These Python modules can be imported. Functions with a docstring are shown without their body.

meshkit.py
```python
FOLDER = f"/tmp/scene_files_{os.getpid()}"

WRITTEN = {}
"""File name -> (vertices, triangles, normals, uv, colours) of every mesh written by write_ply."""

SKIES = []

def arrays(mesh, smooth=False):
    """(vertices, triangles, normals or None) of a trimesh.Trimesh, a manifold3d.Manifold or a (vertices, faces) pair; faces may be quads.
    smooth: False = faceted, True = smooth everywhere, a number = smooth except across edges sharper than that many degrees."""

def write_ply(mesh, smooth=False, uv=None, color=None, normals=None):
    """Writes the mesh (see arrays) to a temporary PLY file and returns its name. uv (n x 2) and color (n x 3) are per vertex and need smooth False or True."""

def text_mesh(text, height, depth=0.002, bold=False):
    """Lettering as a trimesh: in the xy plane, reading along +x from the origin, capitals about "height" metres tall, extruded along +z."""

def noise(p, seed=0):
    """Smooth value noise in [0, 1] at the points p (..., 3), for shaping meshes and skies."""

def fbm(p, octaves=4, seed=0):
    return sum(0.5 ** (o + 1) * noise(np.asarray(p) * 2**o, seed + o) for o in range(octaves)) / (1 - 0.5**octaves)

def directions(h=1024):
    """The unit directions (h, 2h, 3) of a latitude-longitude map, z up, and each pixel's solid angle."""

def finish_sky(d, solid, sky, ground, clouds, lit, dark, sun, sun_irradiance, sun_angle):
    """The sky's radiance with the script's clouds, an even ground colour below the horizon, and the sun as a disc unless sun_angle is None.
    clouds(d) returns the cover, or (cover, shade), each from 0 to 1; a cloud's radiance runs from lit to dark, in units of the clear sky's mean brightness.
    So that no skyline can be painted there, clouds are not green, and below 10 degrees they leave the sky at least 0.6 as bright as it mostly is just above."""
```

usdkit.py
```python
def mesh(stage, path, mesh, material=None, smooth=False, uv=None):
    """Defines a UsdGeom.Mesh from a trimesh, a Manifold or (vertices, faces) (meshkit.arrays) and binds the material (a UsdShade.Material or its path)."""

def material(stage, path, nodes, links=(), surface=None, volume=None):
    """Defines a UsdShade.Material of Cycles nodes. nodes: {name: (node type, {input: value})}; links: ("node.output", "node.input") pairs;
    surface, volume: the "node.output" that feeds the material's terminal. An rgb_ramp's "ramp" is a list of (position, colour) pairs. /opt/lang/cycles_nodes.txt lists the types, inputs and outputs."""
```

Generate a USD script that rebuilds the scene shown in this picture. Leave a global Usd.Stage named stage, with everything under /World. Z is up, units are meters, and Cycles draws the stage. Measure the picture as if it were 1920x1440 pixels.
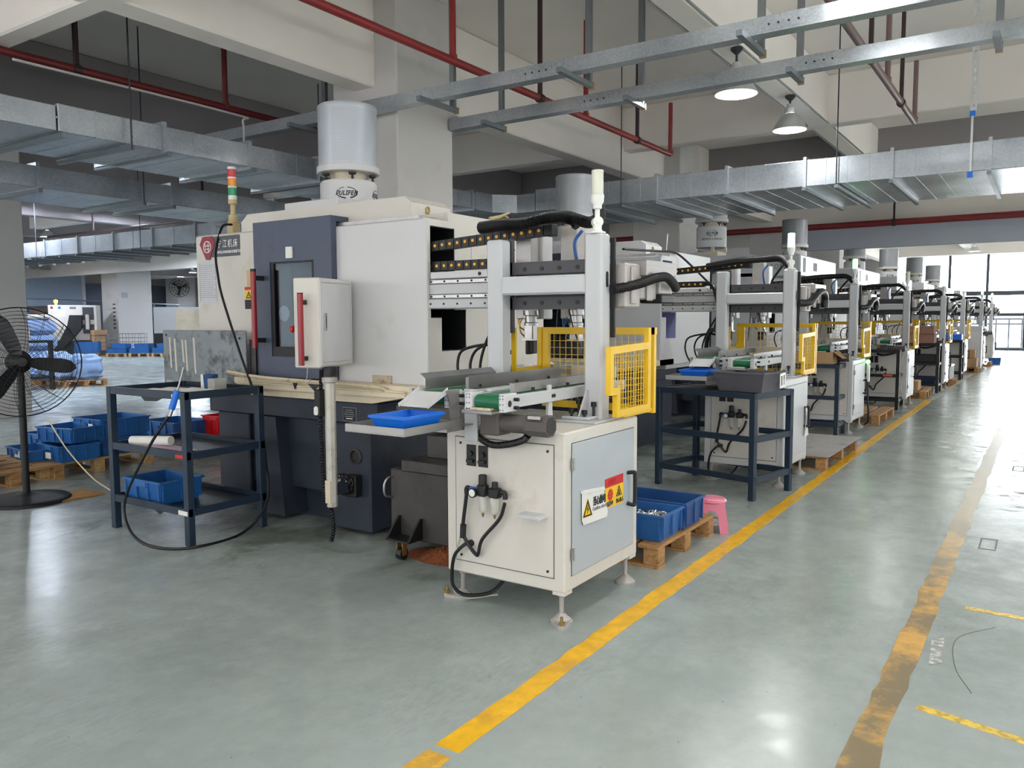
import math, glob, random
import numpy as np, trimesh, usdkit
from pxr import Usd, UsdGeom, UsdLux, UsdShade, Gf, Sdf
from shapely.geometry import Polygon, box as sbox
import shapely
from shapely import affinity, union_all

# light levels
EXPOSURE, SKY, DAY_END, DAY_SIDE, DAY_BACK, LAMP_E, LAMP_BACK, SUN = 0.16, 0.4, 20.0, 0.2, 1.9, 2.2, 15.0, 130000.0

random.seed(7); RNG = np.random.default_rng(7)
stage = Usd.Stage.CreateInMemory()
UsdGeom.SetStageUpAxis(stage, UsdGeom.Tokens.z); UsdGeom.SetStageMetersPerUnit(stage, 1.0)
UsdGeom.Xform.Define(stage, '/World')

# ---------------------------------------------------------------- camera (world: x runs down the aisle, y to the left across the hall, z up)
YAW, PITCH, ROLL, FPX = 0.588923063, -0.0804251104, -0.00401390895, 1506.57
F = np.array([math.cos(YAW) * math.cos(PITCH), math.sin(YAW) * math.cos(PITCH), math.sin(PITCH)])
R0 = np.array([math.sin(YAW), -math.cos(YAW), 0.0]); U0 = np.cross(R0, F)
R = R0 * math.cos(ROLL) + U0 * math.sin(ROLL); U = -R0 * math.sin(ROLL) + U0 * math.cos(ROLL)
cam = UsdGeom.Camera.Define(stage, '/World/Camera')
cam.AddTransformOp().Set(Gf.Matrix4d(*R, 0, *U, 0, *(-F), 0, 0, 0, 1.5, 1))
cam.CreateHorizontalApertureAttr(36.0); cam.CreateVerticalApertureAttr(27.0)
cam.CreateFocalLengthAttr(36.0 * FPX / 1920); cam.CreateClippingRangeAttr((0.05, 500.0))
cam.CreateExposureAttr(EXPOSURE)

# ---------------------------------------------------------------- sky and daylight
sky = UsdLux.DomeLight.Define(stage, '/World/Sky')
sky.CreateColorAttr(Gf.Vec3f(0.86, 0.93, 1.0)); sky.CreateIntensityAttr(SKY)


def rect_light(name, pos, normal, up, w, h, power, color):
    n = np.array(normal, float); n /= np.linalg.norm(n); u = np.array(up, float); r = np.cross(u, n)
    l = UsdLux.RectLight.Define(stage, '/World/' + name)
    l.AddTransformOp().Set(Gf.Matrix4d(*r, 0, *u, 0, *n, 0, *pos, 1))
    l.CreateWidthAttr(w); l.CreateHeightAttr(h); l.CreateIntensityAttr(power); l.CreateColorAttr(Gf.Vec3f(*color))


# overcast daylight outside the glazed walls (USD rect lights shine along their -z)
rect_light('DaylightEnd', (43.8, 2.5, 2.6), (1, 0, 0), (0, 0, 1), 16, 5.0, DAY_END, (0.95, 0.98, 1.0))
rect_light('DaylightSide', (10.0, -10.7, 2.0), (0, -.8, -.6), (0, -.6, .8), 44, 3.6, DAY_SIDE, (0.86, 0.94, 1.0))
rect_light('DaylightBack', (-8.7, 9.0, 2.0), (-.8, 0, -.6), (-.6, 0, .8), 30, 3.4, DAY_BACK, (1.0, 0.97, 0.93))


# the sun falls steeply through the right-hand windows and lights a strip of floor there, which throws light up to the ceiling
sun = UsdLux.DistantLight.Define(stage, '/World/Sun')
sun.CreateAngleAttr(0.6); sun.CreateIntensityAttr(SUN); sun.CreateColorAttr(Gf.Vec3f(1.0, 0.955, 0.91))
sd = np.array([0.18, 0.62, -0.80]); sd /= np.linalg.norm(sd); su = np.cross((1, 0, 0), -sd); su /= np.linalg.norm(su); sr = np.cross(su, -sd)
sun.AddTransformOp().Set(Gf.Matrix4d(*sr, 0, *su, 0, *(-sd), 0, 0, 0, 0, 1))


# ---------------------------------------------------------------- materials
def lin(c):
    c = np.array(c[:3], float) / 255
    return tuple(np.where(c <= 0.04045, c / 12.92, ((c + 0.055) / 1.055) ** 2.4))


MATS = {}


def mat(name, color, rough=0.5, metal=0.0, var=0.06, scale=4.0, detail=6.0, spec=0.5, bump=0.0, bscale=60.0, dirt=None, dirt_amt=0.0, dirt_scale=3.0, stretch=(1, 1, 1), **kw):
    """A painted, plastic or metal surface: colour with slow tonal variation, optional dirt spots, fine bump."""
    if name in MATS:
        return MATS[name]
    c = np.array(lin(color)); nodes, links = {}, []
    nodes['co'] = ('texture_coordinate', {}); nodes['mp'] = ('mapping', {'scale': stretch}); links.append(('co.object', 'mp.vector'))
    nodes['n'] = ('noise_texture', {'scale': scale, 'detail': detail, 'roughness': 0.6}); links.append(('mp.vector', 'n.vector'))
    nodes['r'] = ('rgb_ramp', {'ramp': [(0.3, tuple(c * (1 - var))), (0.7, tuple(np.minimum(c * (1 + var), 1)))]}); links.append(('n.fac', 'r.fac'))
    nodes['p'] = ('principled_bsdf', {'roughness': rough, 'metallic': metal, 'specular_ior_level': spec, **kw})
    col = 'r.color'
    if dirt is not None:
        nodes['dn'] = ('noise_texture', {'scale': dirt_scale, 'detail': 9.0, 'roughness': 0.7}); links.append(('mp.vector', 'dn.vector'))
        lo = 0.62 - 0.3 * dirt_amt
        nodes['dr'] = ('rgb_ramp', {'ramp': [(lo, (0, 0, 0)), (min(lo + 0.16, 1), (min(1.0, 0.45 + dirt_amt),) * 3)]}); links.append(('dn.fac', 'dr.fac'))
        nodes['dm'] = ('mix_color', {'b': lin(dirt)}); links += [('dr.color', 'dm.fac'), ('r.color', 'dm.a')]; col = 'dm.result'
    links.append((col, 'p.base_color'))
    if bump:
        nodes['bn'] = ('noise_texture', {'scale': bscale, 'detail': 4.0}); links.append(('mp.vector', 'bn.vector'))
        nodes['b'] = ('bump', {'strength': bump, 'distance': 0.01}); links += [('bn.fac', 'b.height'), ('b.normal', 'p.normal')]
    MATS[name] = usdkit.material(stage, '/World/Looks/' + name, nodes, links, surface='p.BSDF')
    return MATS[name]


def emit(name, color, strength):
    if name not in MATS:
        MATS[name] = usdkit.material(stage, '/World/Looks/' + name, {'e': ('emission', {'color': color, 'strength': strength})}, [], surface='e.emission')
    return MATS[name]


def pane_mat(name, tint, gloss=0.05, ior=1.5):
    if name not in MATS:
        MATS[name] = usdkit.material(stage, '/World/Looks/' + name, {'t': ('transparent_bsdf', {'color': tint}), 'g': ('glossy_bsdf', {'color': (0.9, 0.95, 1), 'roughness': gloss}), 'f': ('fresnel', {'IOR': ior}), 'm': ('mix_closure', {})},
                                     [('f.fac', 'm.fac'), ('t.BSDF', 'm.closure1'), ('g.BSDF', 'm.closure2')], surface='m.closure')
    return MATS[name]


WHITE = mat('white_paint', (208, 207, 208), 0.38, var=0.025, scale=2.2, dirt=(190, 182, 168), dirt_amt=0.12, dirt_scale=2.5)
WARM = mat('warm_white_paint', (214, 208, 200), 0.45, var=0.03, scale=2.0, dirt=(188, 176, 154), dirt_amt=0.2, dirt_scale=2.2)
COOLW = mat('cool_grey_white_paint', (180, 185, 191), 0.4, var=0.02, scale=2)
GREYWHITE = mat('grey_white_paint', (196, 197, 200), 0.4, var=0.03, scale=2)
CREAM = mat('cream_paint', (220, 206, 180), 0.5, var=0.05, scale=3, dirt=(150, 118, 80), dirt_amt=0.1, dirt_scale=5)
NAVY = mat('navy_paint', (72, 80, 100), 0.42, var=0.06, scale=3, dirt=(58, 64, 78), dirt_amt=0.3)
NAVYD = mat('dark_navy_paint', (44, 50, 64), 0.5, var=0.12, scale=3, dirt=(28, 29, 32), dirt_amt=0.35, dirt_scale=2.4)
TEAL = mat('blue_black_steel', (32, 48, 66), 0.45, var=0.1, scale=5, dirt=(34, 34, 36), dirt_amt=0.25, dirt_scale=6)
BLACK = mat('black_paint', (24, 24, 26), 0.5, var=0.15)
SOOT = mat('oily_black', (30, 29, 29), 0.35, var=0.3, scale=6, bump=0.3)
RUBBER = mat('black_rubber', (20, 20, 21), 0.42, var=0.1)
DGREY = mat('dark_grey_plate', (66, 65, 70), 0.45, var=0.06)
MOTOR = mat('motor_grey', (88, 82, 80), 0.5, var=0.06)
TANK = mat('oily_tank_grey', (62, 58, 56), 0.42, var=0.2, scale=4, dirt=(40, 37, 34), dirt_amt=0.4)
STAIN = mat('stainless', (172, 168, 166), 0.42, metal=0.8, var=0.05, scale=3, stretch=(1, 30, 30))
STEEL = mat('machined_steel', (176, 174, 172), 0.32, metal=1.0, var=0.08, scale=20)
GUIDE = mat('grey_steel_guide', (150, 150, 150), 0.4, metal=0.85, var=0.12, scale=6)
GALV = None
RED = mat('red_anodised', (150, 24, 34), 0.3, var=0.08, spec=0.6)
PIPE = mat('red_pipe_paint', (138, 40, 40), 0.45, var=0.12, scale=5)
PIPEB = mat('dark_pipe_paint', (54, 34, 34), 0.5, var=0.15)
YEL = mat('yellow_paint', (236, 190, 24), 0.42, var=0.05, dirt=(150, 120, 40), dirt_amt=0.1)
ORANGE = mat('orange_dot', (240, 170, 40), 0.4)
BLUEC = mat('blue_crate_plastic', (38, 100, 168), 0.42, var=0.1, scale=6, dirt=(50, 70, 100), dirt_amt=0.25, dirt_scale=7)
BLUET = mat('bright_blue_plastic', (18, 108, 216), 0.38, var=0.04)
GREYP = mat('grey_bin_plastic', (98, 96, 104), 0.45, var=0.08, dirt=(66, 64, 70), dirt_amt=0.4)
PINK = mat('pink_plastic', (226, 124, 150), 0.35, var=0.06)
REDP = mat('red_plastic', (214, 30, 36), 0.4)
GREENB = mat('green_belt', (22, 104, 70), 0.4, var=0.1)
WOOD = mat('pallet_wood', (176, 132, 84), 0.75, var=0.22, scale=9, dirt=(112, 78, 46), dirt_amt=0.4, dirt_scale=6, stretch=(1, 6, 6), bump=0.2)
WOODL = mat('light_pallet_wood', (196, 162, 112), 0.75, var=0.2, scale=9, dirt=(130, 96, 60), dirt_amt=0.3, stretch=(6, 1, 6), bump=0.2)
CARD = mat('cardboard', (178, 142, 104), 0.8, var=0.06, scale=6, dirt=(134, 100, 70), dirt_amt=0.2)
CARDB = mat('brown_cardboard', (132, 96, 82), 0.8, var=0.08, scale=6)
PAPER = mat('paper', (232, 230, 226), 0.7, var=0.02)
PINKP = mat('pink_paper', (206, 176, 196), 0.7, var=0.03)
INK = mat('print_black', (34, 34, 36), 0.6); INKW = mat('print_white', (236, 236, 236), 0.5); INKG = mat('print_grey', (120, 122, 126), 0.6)
SIGNR = mat('sign_red', (206, 24, 32), 0.4); SIGNY = mat('sign_yellow', (244, 200, 20), 0.4); LOGOR = mat('emblem_crimson', (150, 36, 56), 0.4); PLATE = mat('sign_dark_grey', (84, 86, 92), 0.45)
TOWERB = mat('yellowed_plastic', (198, 178, 132), 0.5, var=0.08)
WHITEP = mat('white_plastic', (236, 236, 232), 0.4, var=0.02)
CONC = mat('white_wall_paint', (206, 202, 199), 0.85, var=0.04, scale=0.6, dirt=(170, 166, 160), dirt_amt=0.15, dirt_scale=0.8)
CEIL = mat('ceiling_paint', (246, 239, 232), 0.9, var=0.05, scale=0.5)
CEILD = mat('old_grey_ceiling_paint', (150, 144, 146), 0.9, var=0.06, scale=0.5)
BULK = mat('grey_bulkhead_paint', (172, 176, 188), 0.8, var=0.04, scale=1)
BLUEW = mat('pale_blue_partition', (150, 164, 182), 0.7, var=0.04); SLATE = mat('slate_partition', (92, 100, 116), 0.7, var=0.05)
TIN = mat('worn_sheet_metal', (136, 142, 146), 0.5, metal=0.35, var=0.14, scale=5, dirt=(64, 62, 60), dirt_amt=0.42, dirt_scale=7, bump=0.1)
SACK = mat('blue_white_sack', (150, 178, 220), 0.6, var=0.1, scale=8); SACKB = mat('blue_sack', (36, 104, 196), 0.5, var=0.1)
RUST = mat('rust_chips', (150, 84, 48), 0.9, var=0.4, scale=40, bump=0.6, bscale=120)
ALU = mat('cast_aluminium', (182, 176, 172), 0.5, metal=0.3, var=0.08, scale=12, bump=0.05)
PERF = mat('perforated_drum_steel', (192, 196, 204), 0.42, metal=0.35, var=0.05)
LAV = mat('lavender_grey_panel', (150, 152, 190), 0.6)
CHIPS = mat('turned_parts_steel', (200, 202, 206), 0.22, metal=1.0, var=0.2)
BRASS = mat('brass_fitting', (176, 150, 96), 0.35, metal=0.9)
GLASSY = usdkit.material(stage, '/World/Looks/clear_bowl', {'p': ('principled_bsdf', {'base_color': (0.93, 0.93, 0.88), 'roughness': 0.1, 'transmission_weight': 0.75, 'ior': 1.4})}, [], surface='p.BSDF')
PANE = pane_mat('window_pane', (0.97, 0.98, 0.99)); DOORP = pane_mat('door_pane', (0.62, 0.68, 0.72), 0.08, 1.22)
GREENL = usdkit.material(stage, '/World/Looks/green_lamp_lit', {'p': ('principled_bsdf', {'base_color': (0.1, 0.8, 0.15), 'roughness': 0.3, 'emission_color': (0.12, 1.0, 0.16), 'emission_strength': 3.2 * LAMP_E})}, [], surface='p.BSDF')
AMBERL = usdkit.material(stage, '/World/Looks/amber_lamp_lit', {'p': ('principled_bsdf', {'base_color': (0.9, 0.5, 0.05), 'emission_color': (1.0, 0.55, 0.05), 'emission_strength': 3.0 * LAMP_E})}, [], surface='p.BSDF')
LENSR = mat('red_lens', (200, 34, 54), 0.2, spec=0.8); LENSO = mat('orange_lens', (244, 146, 24), 0.2, spec=0.8); LENSG = mat('green_lens', (10, 150, 96), 0.2, spec=0.8)
LENSW = mat('ribbed_white_lens', (222, 222, 206), 0.3)


def galvanised():
    n = {'co': ('texture_coordinate', {}), 'v': ('voronoi_texture', {'scale': 75.0}), 'n': ('noise_texture', {'scale': 1.6, 'detail': 4.0}),
         'r': ('rgb_ramp', {'ramp': [(0.0, lin((166, 172, 178))), (1.0, lin((188, 194, 200)))]}), 'm': ('mix_color', {'fac': 0.22}), 'r2': ('rgb_ramp', {'ramp': [(0.3, lin((146, 153, 160))), (0.7, lin((196, 201, 206)))]}),
         'rr': ('map_range', {'from_min': 0.0, 'from_max': 1.0, 'to_min': 0.29, 'to_max': 0.34}), 'p': ('principled_bsdf', {'metallic': 0.7}), 'nb': ('noise_texture', {'scale': 1.1, 'detail': 2.0}), 'b': ('bump', {'strength': 0.35, 'distance': 0.03})}
    l = [('co.object', 'v.vector'), ('co.object', 'n.vector'), ('co.object', 'nb.vector'), ('v.color', 'r.fac'), ('n.fac', 'r2.fac'), ('r.color', 'm.b'), ('r2.color', 'm.a'), ('m.result', 'p.base_color'), ('v.color', 'rr.value'), ('rr.result', 'p.roughness'), ('nb.fac', 'b.height'), ('b.normal', 'p.normal')]
    return usdkit.material(stage, '/World/Looks/galvanised_sheet', n, l, surface='p.BSDF')


GALV = galvanised()


# ---------------------------------------------------------------- shapes
def spline(pts, n=8):
    p = np.asarray(pts, float); q = np.vstack([2 * p[0] - p[1], p, 2 * p[-1] - p[-2]]); out = []
    for i in range(len(p) - 1):
        a, b, c, d = q[i:i + 4]
        t = np.linspace(0, 1, n, endpoint=False)[:, None]
        out.append(0.5 * (2 * b + (c - a) * t + (2 * a - 5 * b + 4 * c - d) * t ** 2 + (3 * b - a - 3 * c + d) * t ** 3))
    return np.vstack(out + [p[-1:]])


class G:
    """Collects shapes, then part() makes them ONE mesh."""
    def __init__(s):
        s.v, s.f, s.n = [], [], 0

    def add(s, v, f):
        v = np.asarray(v, float); f = np.asarray(f, int)
        s.v.append(v); s.f.append(f + s.n); s.n += len(v); return s

    def m(s, t):
        return s.add(t.vertices, t.faces)

    def b(s, x0, x1, y0, y1, z0, z1, c=0.0):
        """A box, its edges chamfered by c."""
        lo, hi = np.minimum((x0, y0, z0), (x1, y1, z1)), np.maximum((x0, y0, z0), (x1, y1, z1))
        if c:
            c = min(c, 0.45 * (hi - lo).min()); mid, half, pts = (lo + hi) / 2, (hi - lo) / 2, []
            for k in np.ndindex(2, 2, 2):
                sg = np.array(k) * 2 - 1
                for a in range(3):
                    h = half - c; h[a] = half[a]; pts.append(mid + sg * h)
            h = trimesh.convex.convex_hull(np.array(pts)); return s.m(h)
        v = np.array([[(lo, hi)[k[a]][a] for a in range(3)] for k in np.ndindex(2, 2, 2)])
        return s.add(v, [[0, 1, 3], [0, 3, 2], [4, 6, 7], [4, 7, 5], [0, 4, 5], [0, 5, 1], [2, 3, 7], [2, 7, 6], [0, 2, 6], [0, 6, 4], [1, 5, 7], [1, 7, 3]])

    def tube(s, pts, r, n=8, smooth=True, k=8, cap=True):
        p = spline(pts, k) if smooth and len(pts) > 2 else np.asarray(pts, float)
        rr = np.broadcast_to(np.asarray(r(len(p)) if callable(r) else r, float), (len(p),))
        t = np.gradient(p, axis=0); t /= np.linalg.norm(t, axis=1, keepdims=True) + 1e-12
        a = np.cross(t[0], (0, 0, 1) if abs(t[0][2]) < 0.9 else (1, 0, 0)); A = []
        for i in range(len(p)):
            a = a - t[i] * (a @ t[i]); a /= np.linalg.norm(a) + 1e-12; A.append(a)
        A = np.array(A); B = np.cross(t, A); ang = np.arange(n) * 2 * np.pi / n
        v = (p[:, None] + rr[:, None, None] * (np.cos(ang)[None, :, None] * A[:, None] + np.sin(ang)[None, :, None] * B[:, None])).reshape(-1, 3)
        f = []
        for i in range(len(p) - 1):
            for j in range(n):
                q = (i * n + j, i * n + (j + 1) % n, (i + 1) * n + (j + 1) % n, (i + 1) * n + j); f += [(q[0], q[1], q[2]), (q[0], q[2], q[3])]
        if cap:
            e = (len(p) - 1) * n
            f += [(0, j + 1, j) for j in range(1, n - 1)] + [(e, e + j, e + j + 1) for j in range(1, n - 1)]
        return s.add(v, f)

    def ribbed(s, pts, r, pitch=0.012, n=10, amp=0.14):
        """A corrugated hose."""
        p = spline(pts, 24); L = np.r_[0, np.cumsum(np.linalg.norm(np.diff(p, axis=0), axis=1))]
        u = np.arange(0, L[-1], pitch / 4); q = np.stack([np.interp(u, L, p[:, i]) for i in range(3)], 1)
        return s.tube(q, r * (1 + amp * np.cos(u / pitch * 2 * np.pi)), n, smooth=False)

    def cy(s, p, q, r, n=16, r2=None):
        p, q = np.array(p, float), np.array(q, float)
        return s.tube([p, q], lambda k: np.array([r, r if r2 is None else r2]), n, smooth=False)

    def la(s, prof, at, axis=(0, 0, 1), n=24):
        """A lathe: profile (r, h) along an axis."""
        w = np.array(axis, float); w /= np.linalg.norm(w)
        a = np.cross(w, (0, 0, 1) if abs(w[2]) < 0.9 else (1, 0, 0)); a /= np.linalg.norm(a); b = np.cross(w, a)
        ang = np.arange(n) * 2 * np.pi / n; v = []
        for r, h in prof:
            v.append(np.array(at) + w * h + max(r, 1e-4) * (np.cos(ang)[:, None] * a + np.sin(ang)[:, None] * b))
        f = []
        for i in range(len(prof) - 1):
            for j in range(n):
                q = (i * n + j, i * n + (j + 1) % n, (i + 1) * n + (j + 1) % n, (i + 1) * n + j); f += [(q[0], q[1], q[2]), (q[0], q[2], q[3])]
        return s.add(np.vstack(v), f)

    def pr(s, poly, axis, a0, a1):
        """A prism: a 2-D polygon (points or shapely) swept along axis; 'x' takes (y, z), 'y' takes (x, z), 'z' takes (x, y)."""
        P = poly if hasattr(poly, 'geom_type') else Polygon(poly)
        for g in getattr(P, 'geoms', [P]):
            t = trimesh.creation.extrude_polygon(g, a1 - a0, engine='earcut'); v = np.array(t.vertices); f = np.array(t.faces)
            if axis == 'x': v = np.stack([v[:, 2] + a0, v[:, 0], v[:, 1]], 1)
            elif axis == 'y': v = np.stack([v[:, 0], v[:, 2] + a0, v[:, 1]], 1); f = f[:, ::-1]
            else: v = v + (0, 0, a0)
            s.add(v, f)
        return s

    def fr(s, o, ex, ey, ez):
        """Turns what was collected into the frame (origin, axes)."""
        M = np.stack([np.array(ex, float), np.array(ey, float), np.array(ez, float)])
        s.v = [v @ M + np.array(o) for v in s.v]; return s

    def rz(s, deg, at=(0, 0, 0)):
        a = math.radians(deg); M = np.array([[math.cos(a), math.sin(a), 0], [-math.sin(a), math.cos(a), 0], [0, 0, 1]])
        s.v = [(v - np.array(at)) @ M + np.array(at) for v in s.v]; return s

    def mv(s, d):
        s.v = [v + np.array(d, float) for v in s.v]; return s


COUNT, LOC = {}, {}
TINY = {'ribs', 'panel_bolt', 'plate_screw', 'guide_screw', 'cover_screw', 'block_screw', 'fan_vent', 'side_mesh', 'back_mesh', 'front_cage', 'rear_cage', 'mesh', 'cage', 'bolts', 'bolt', 'sheet_print', 'plate_print', 'anchor_bolt', 'guide_clip', 'tension_bolt', 'leg_screw', 'bracket_screw', 'tape_bundle', 'clamp_knob', 'emblem_mark', 'reflector_mark'}


def numbered(parent, name):
    k = (parent, name); n = COUNT.get(k, -1) + 1; COUNT[k] = n
    return f'{parent}/{name}' + (f'_{n:03d}' if n else '')


def tag(prim, label=None, cat=None, group=None, kind=None):
    for k, v in (('label', label), ('category', cat), ('group', group), ('kind', kind)):
        if v: prim.SetCustomDataByKey(k, v)
    return prim


def thing(name, label, cat, loc=(0, 0, 0), group=None, kind=None):
    x = UsdGeom.Xform.Define(stage, numbered('/World', name)); x.AddTranslateOp().Set(Gf.Vec3d(*map(float, loc)))
    LOC[str(x.GetPath())] = np.array(loc, float); return tag(x.GetPrim(), label, cat, group, kind)


def part(parent, name, g, m, smooth=None, label=None, kind=None):
    """One mesh from what g collected, as a part of parent (world coordinates)."""
    path = numbered(str(parent.GetPath()), name); root = '/'.join(path.split('/')[:3])
    v = np.vstack(g.v) - LOC.get(root, 0)
    o = usdkit.mesh(stage, path, (v, np.vstack(g.f)), m, smooth=smooth if smooth is not None else False).GetPrim()
    return tag(o, label, kind=kind or ('stuff' if name in TINY else None))


def solo(name, label, cat, g, m, smooth=None, group=None, kind=None):
    v = np.vstack(g.v)
    o = usdkit.mesh(stage, numbered('/World', name), (v, np.vstack(g.f)), m, smooth=smooth if smooth is not None else False).GetPrim()
    return tag(o, label, cat, group, kind)


def dup(src, d, label=None, group=None, rz=0.0):
    """A copy of a thing, moved by d, as an instance of the first."""
    name = str(src.GetName()); base = name.rsplit('_', 1)[0] if name[-3:].isdigit() else name
    was = src.GetCustomData(); loc = LOC[str(src.GetPath())] + np.array(d, float)
    x = UsdGeom.Xform.Define(stage, numbered('/World', base)); x.AddTranslateOp().Set(Gf.Vec3d(*map(float, loc)))
    if rz: x.AddRotateZOp().Set(float(rz))
    LOC[str(x.GetPath())] = loc; p = x.GetPrim(); p.GetReferences().AddInternalReference(src.GetPath()); p.SetInstanceable(True)
    return tag(p, label or was['label'], was['category'], group or was.get('group'))


FONTS = glob.glob('/opt/blender-*/*/datafiles/fonts/')[0]
TEXTS = {}


def text2d(text, height, font='Inter', bold=False, italic=0.0):
    """Lettering as a shapely shape: from the origin, capitals about `height` tall."""
    from PIL import Image, ImageDraw, ImageFont
    key = (text, font, bold)
    if key not in TEXTS:
        fo = ImageFont.truetype(FONTS + {'Inter': 'Inter.woff2', 'cjk': 'Noto Sans CJK Regular.woff2'}[font], 64)
        x0, y0, x1, y1 = fo.getbbox(text, anchor='ls', stroke_width=2 * bold)
        im = Image.new('L', (x1 - x0 + 8, y1 - y0 + 8)); ImageDraw.Draw(im).text((4 - x0, 4 - y0), text, 255, fo, anchor='ls', stroke_width=2 * bold)
        on = np.pad(np.asarray(im) > 127, ((0, 0), (1, 1))).astype(np.int8)
        rows, st = np.nonzero(np.diff(on, axis=1) == 1); en = np.nonzero(np.diff(on, axis=1) == -1)[1]
        sh = union_all(shapely.box(st, -rows - 1, en, -rows)).buffer(0.5).buffer(-0.5).simplify(0.8)
        TEXTS[key] = affinity.translate(sh, -4, 4 - y0)
    s = height / 47.0
    return affinity.affine_transform(TEXTS[key], [s, s * italic, 0, s, 0, 0])


def write(parent, text, height, o, right, up, m, font='Inter', bold=False, italic=0.0, name='lettering', squeeze=1.0, center=False):
    """Flat lettering on a surface: origin o, reading along right."""
    sh = affinity.scale(text2d(text, height, font, bold, italic), squeeze, 1, origin=(0, 0))
    if center: sh = affinity.translate(sh, -(sh.bounds[0] + sh.bounds[2]) / 2, 0)
    g = G().pr(sh, 'z', 0.0, 0.0012); r, u = np.array(right, float), np.array(up, float)
    return part(parent, name, g.fr(o, r, u, np.cross(r, u)), m)


def flat(o, right, up, shapes, depth=0.0015):
    g = G(); r, u = np.array(right, float), np.array(up, float)
    for sh in shapes: g.pr(sh, 'z', 0.0, depth)
    return g.fr(o, r, u, np.cross(r, u))
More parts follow.
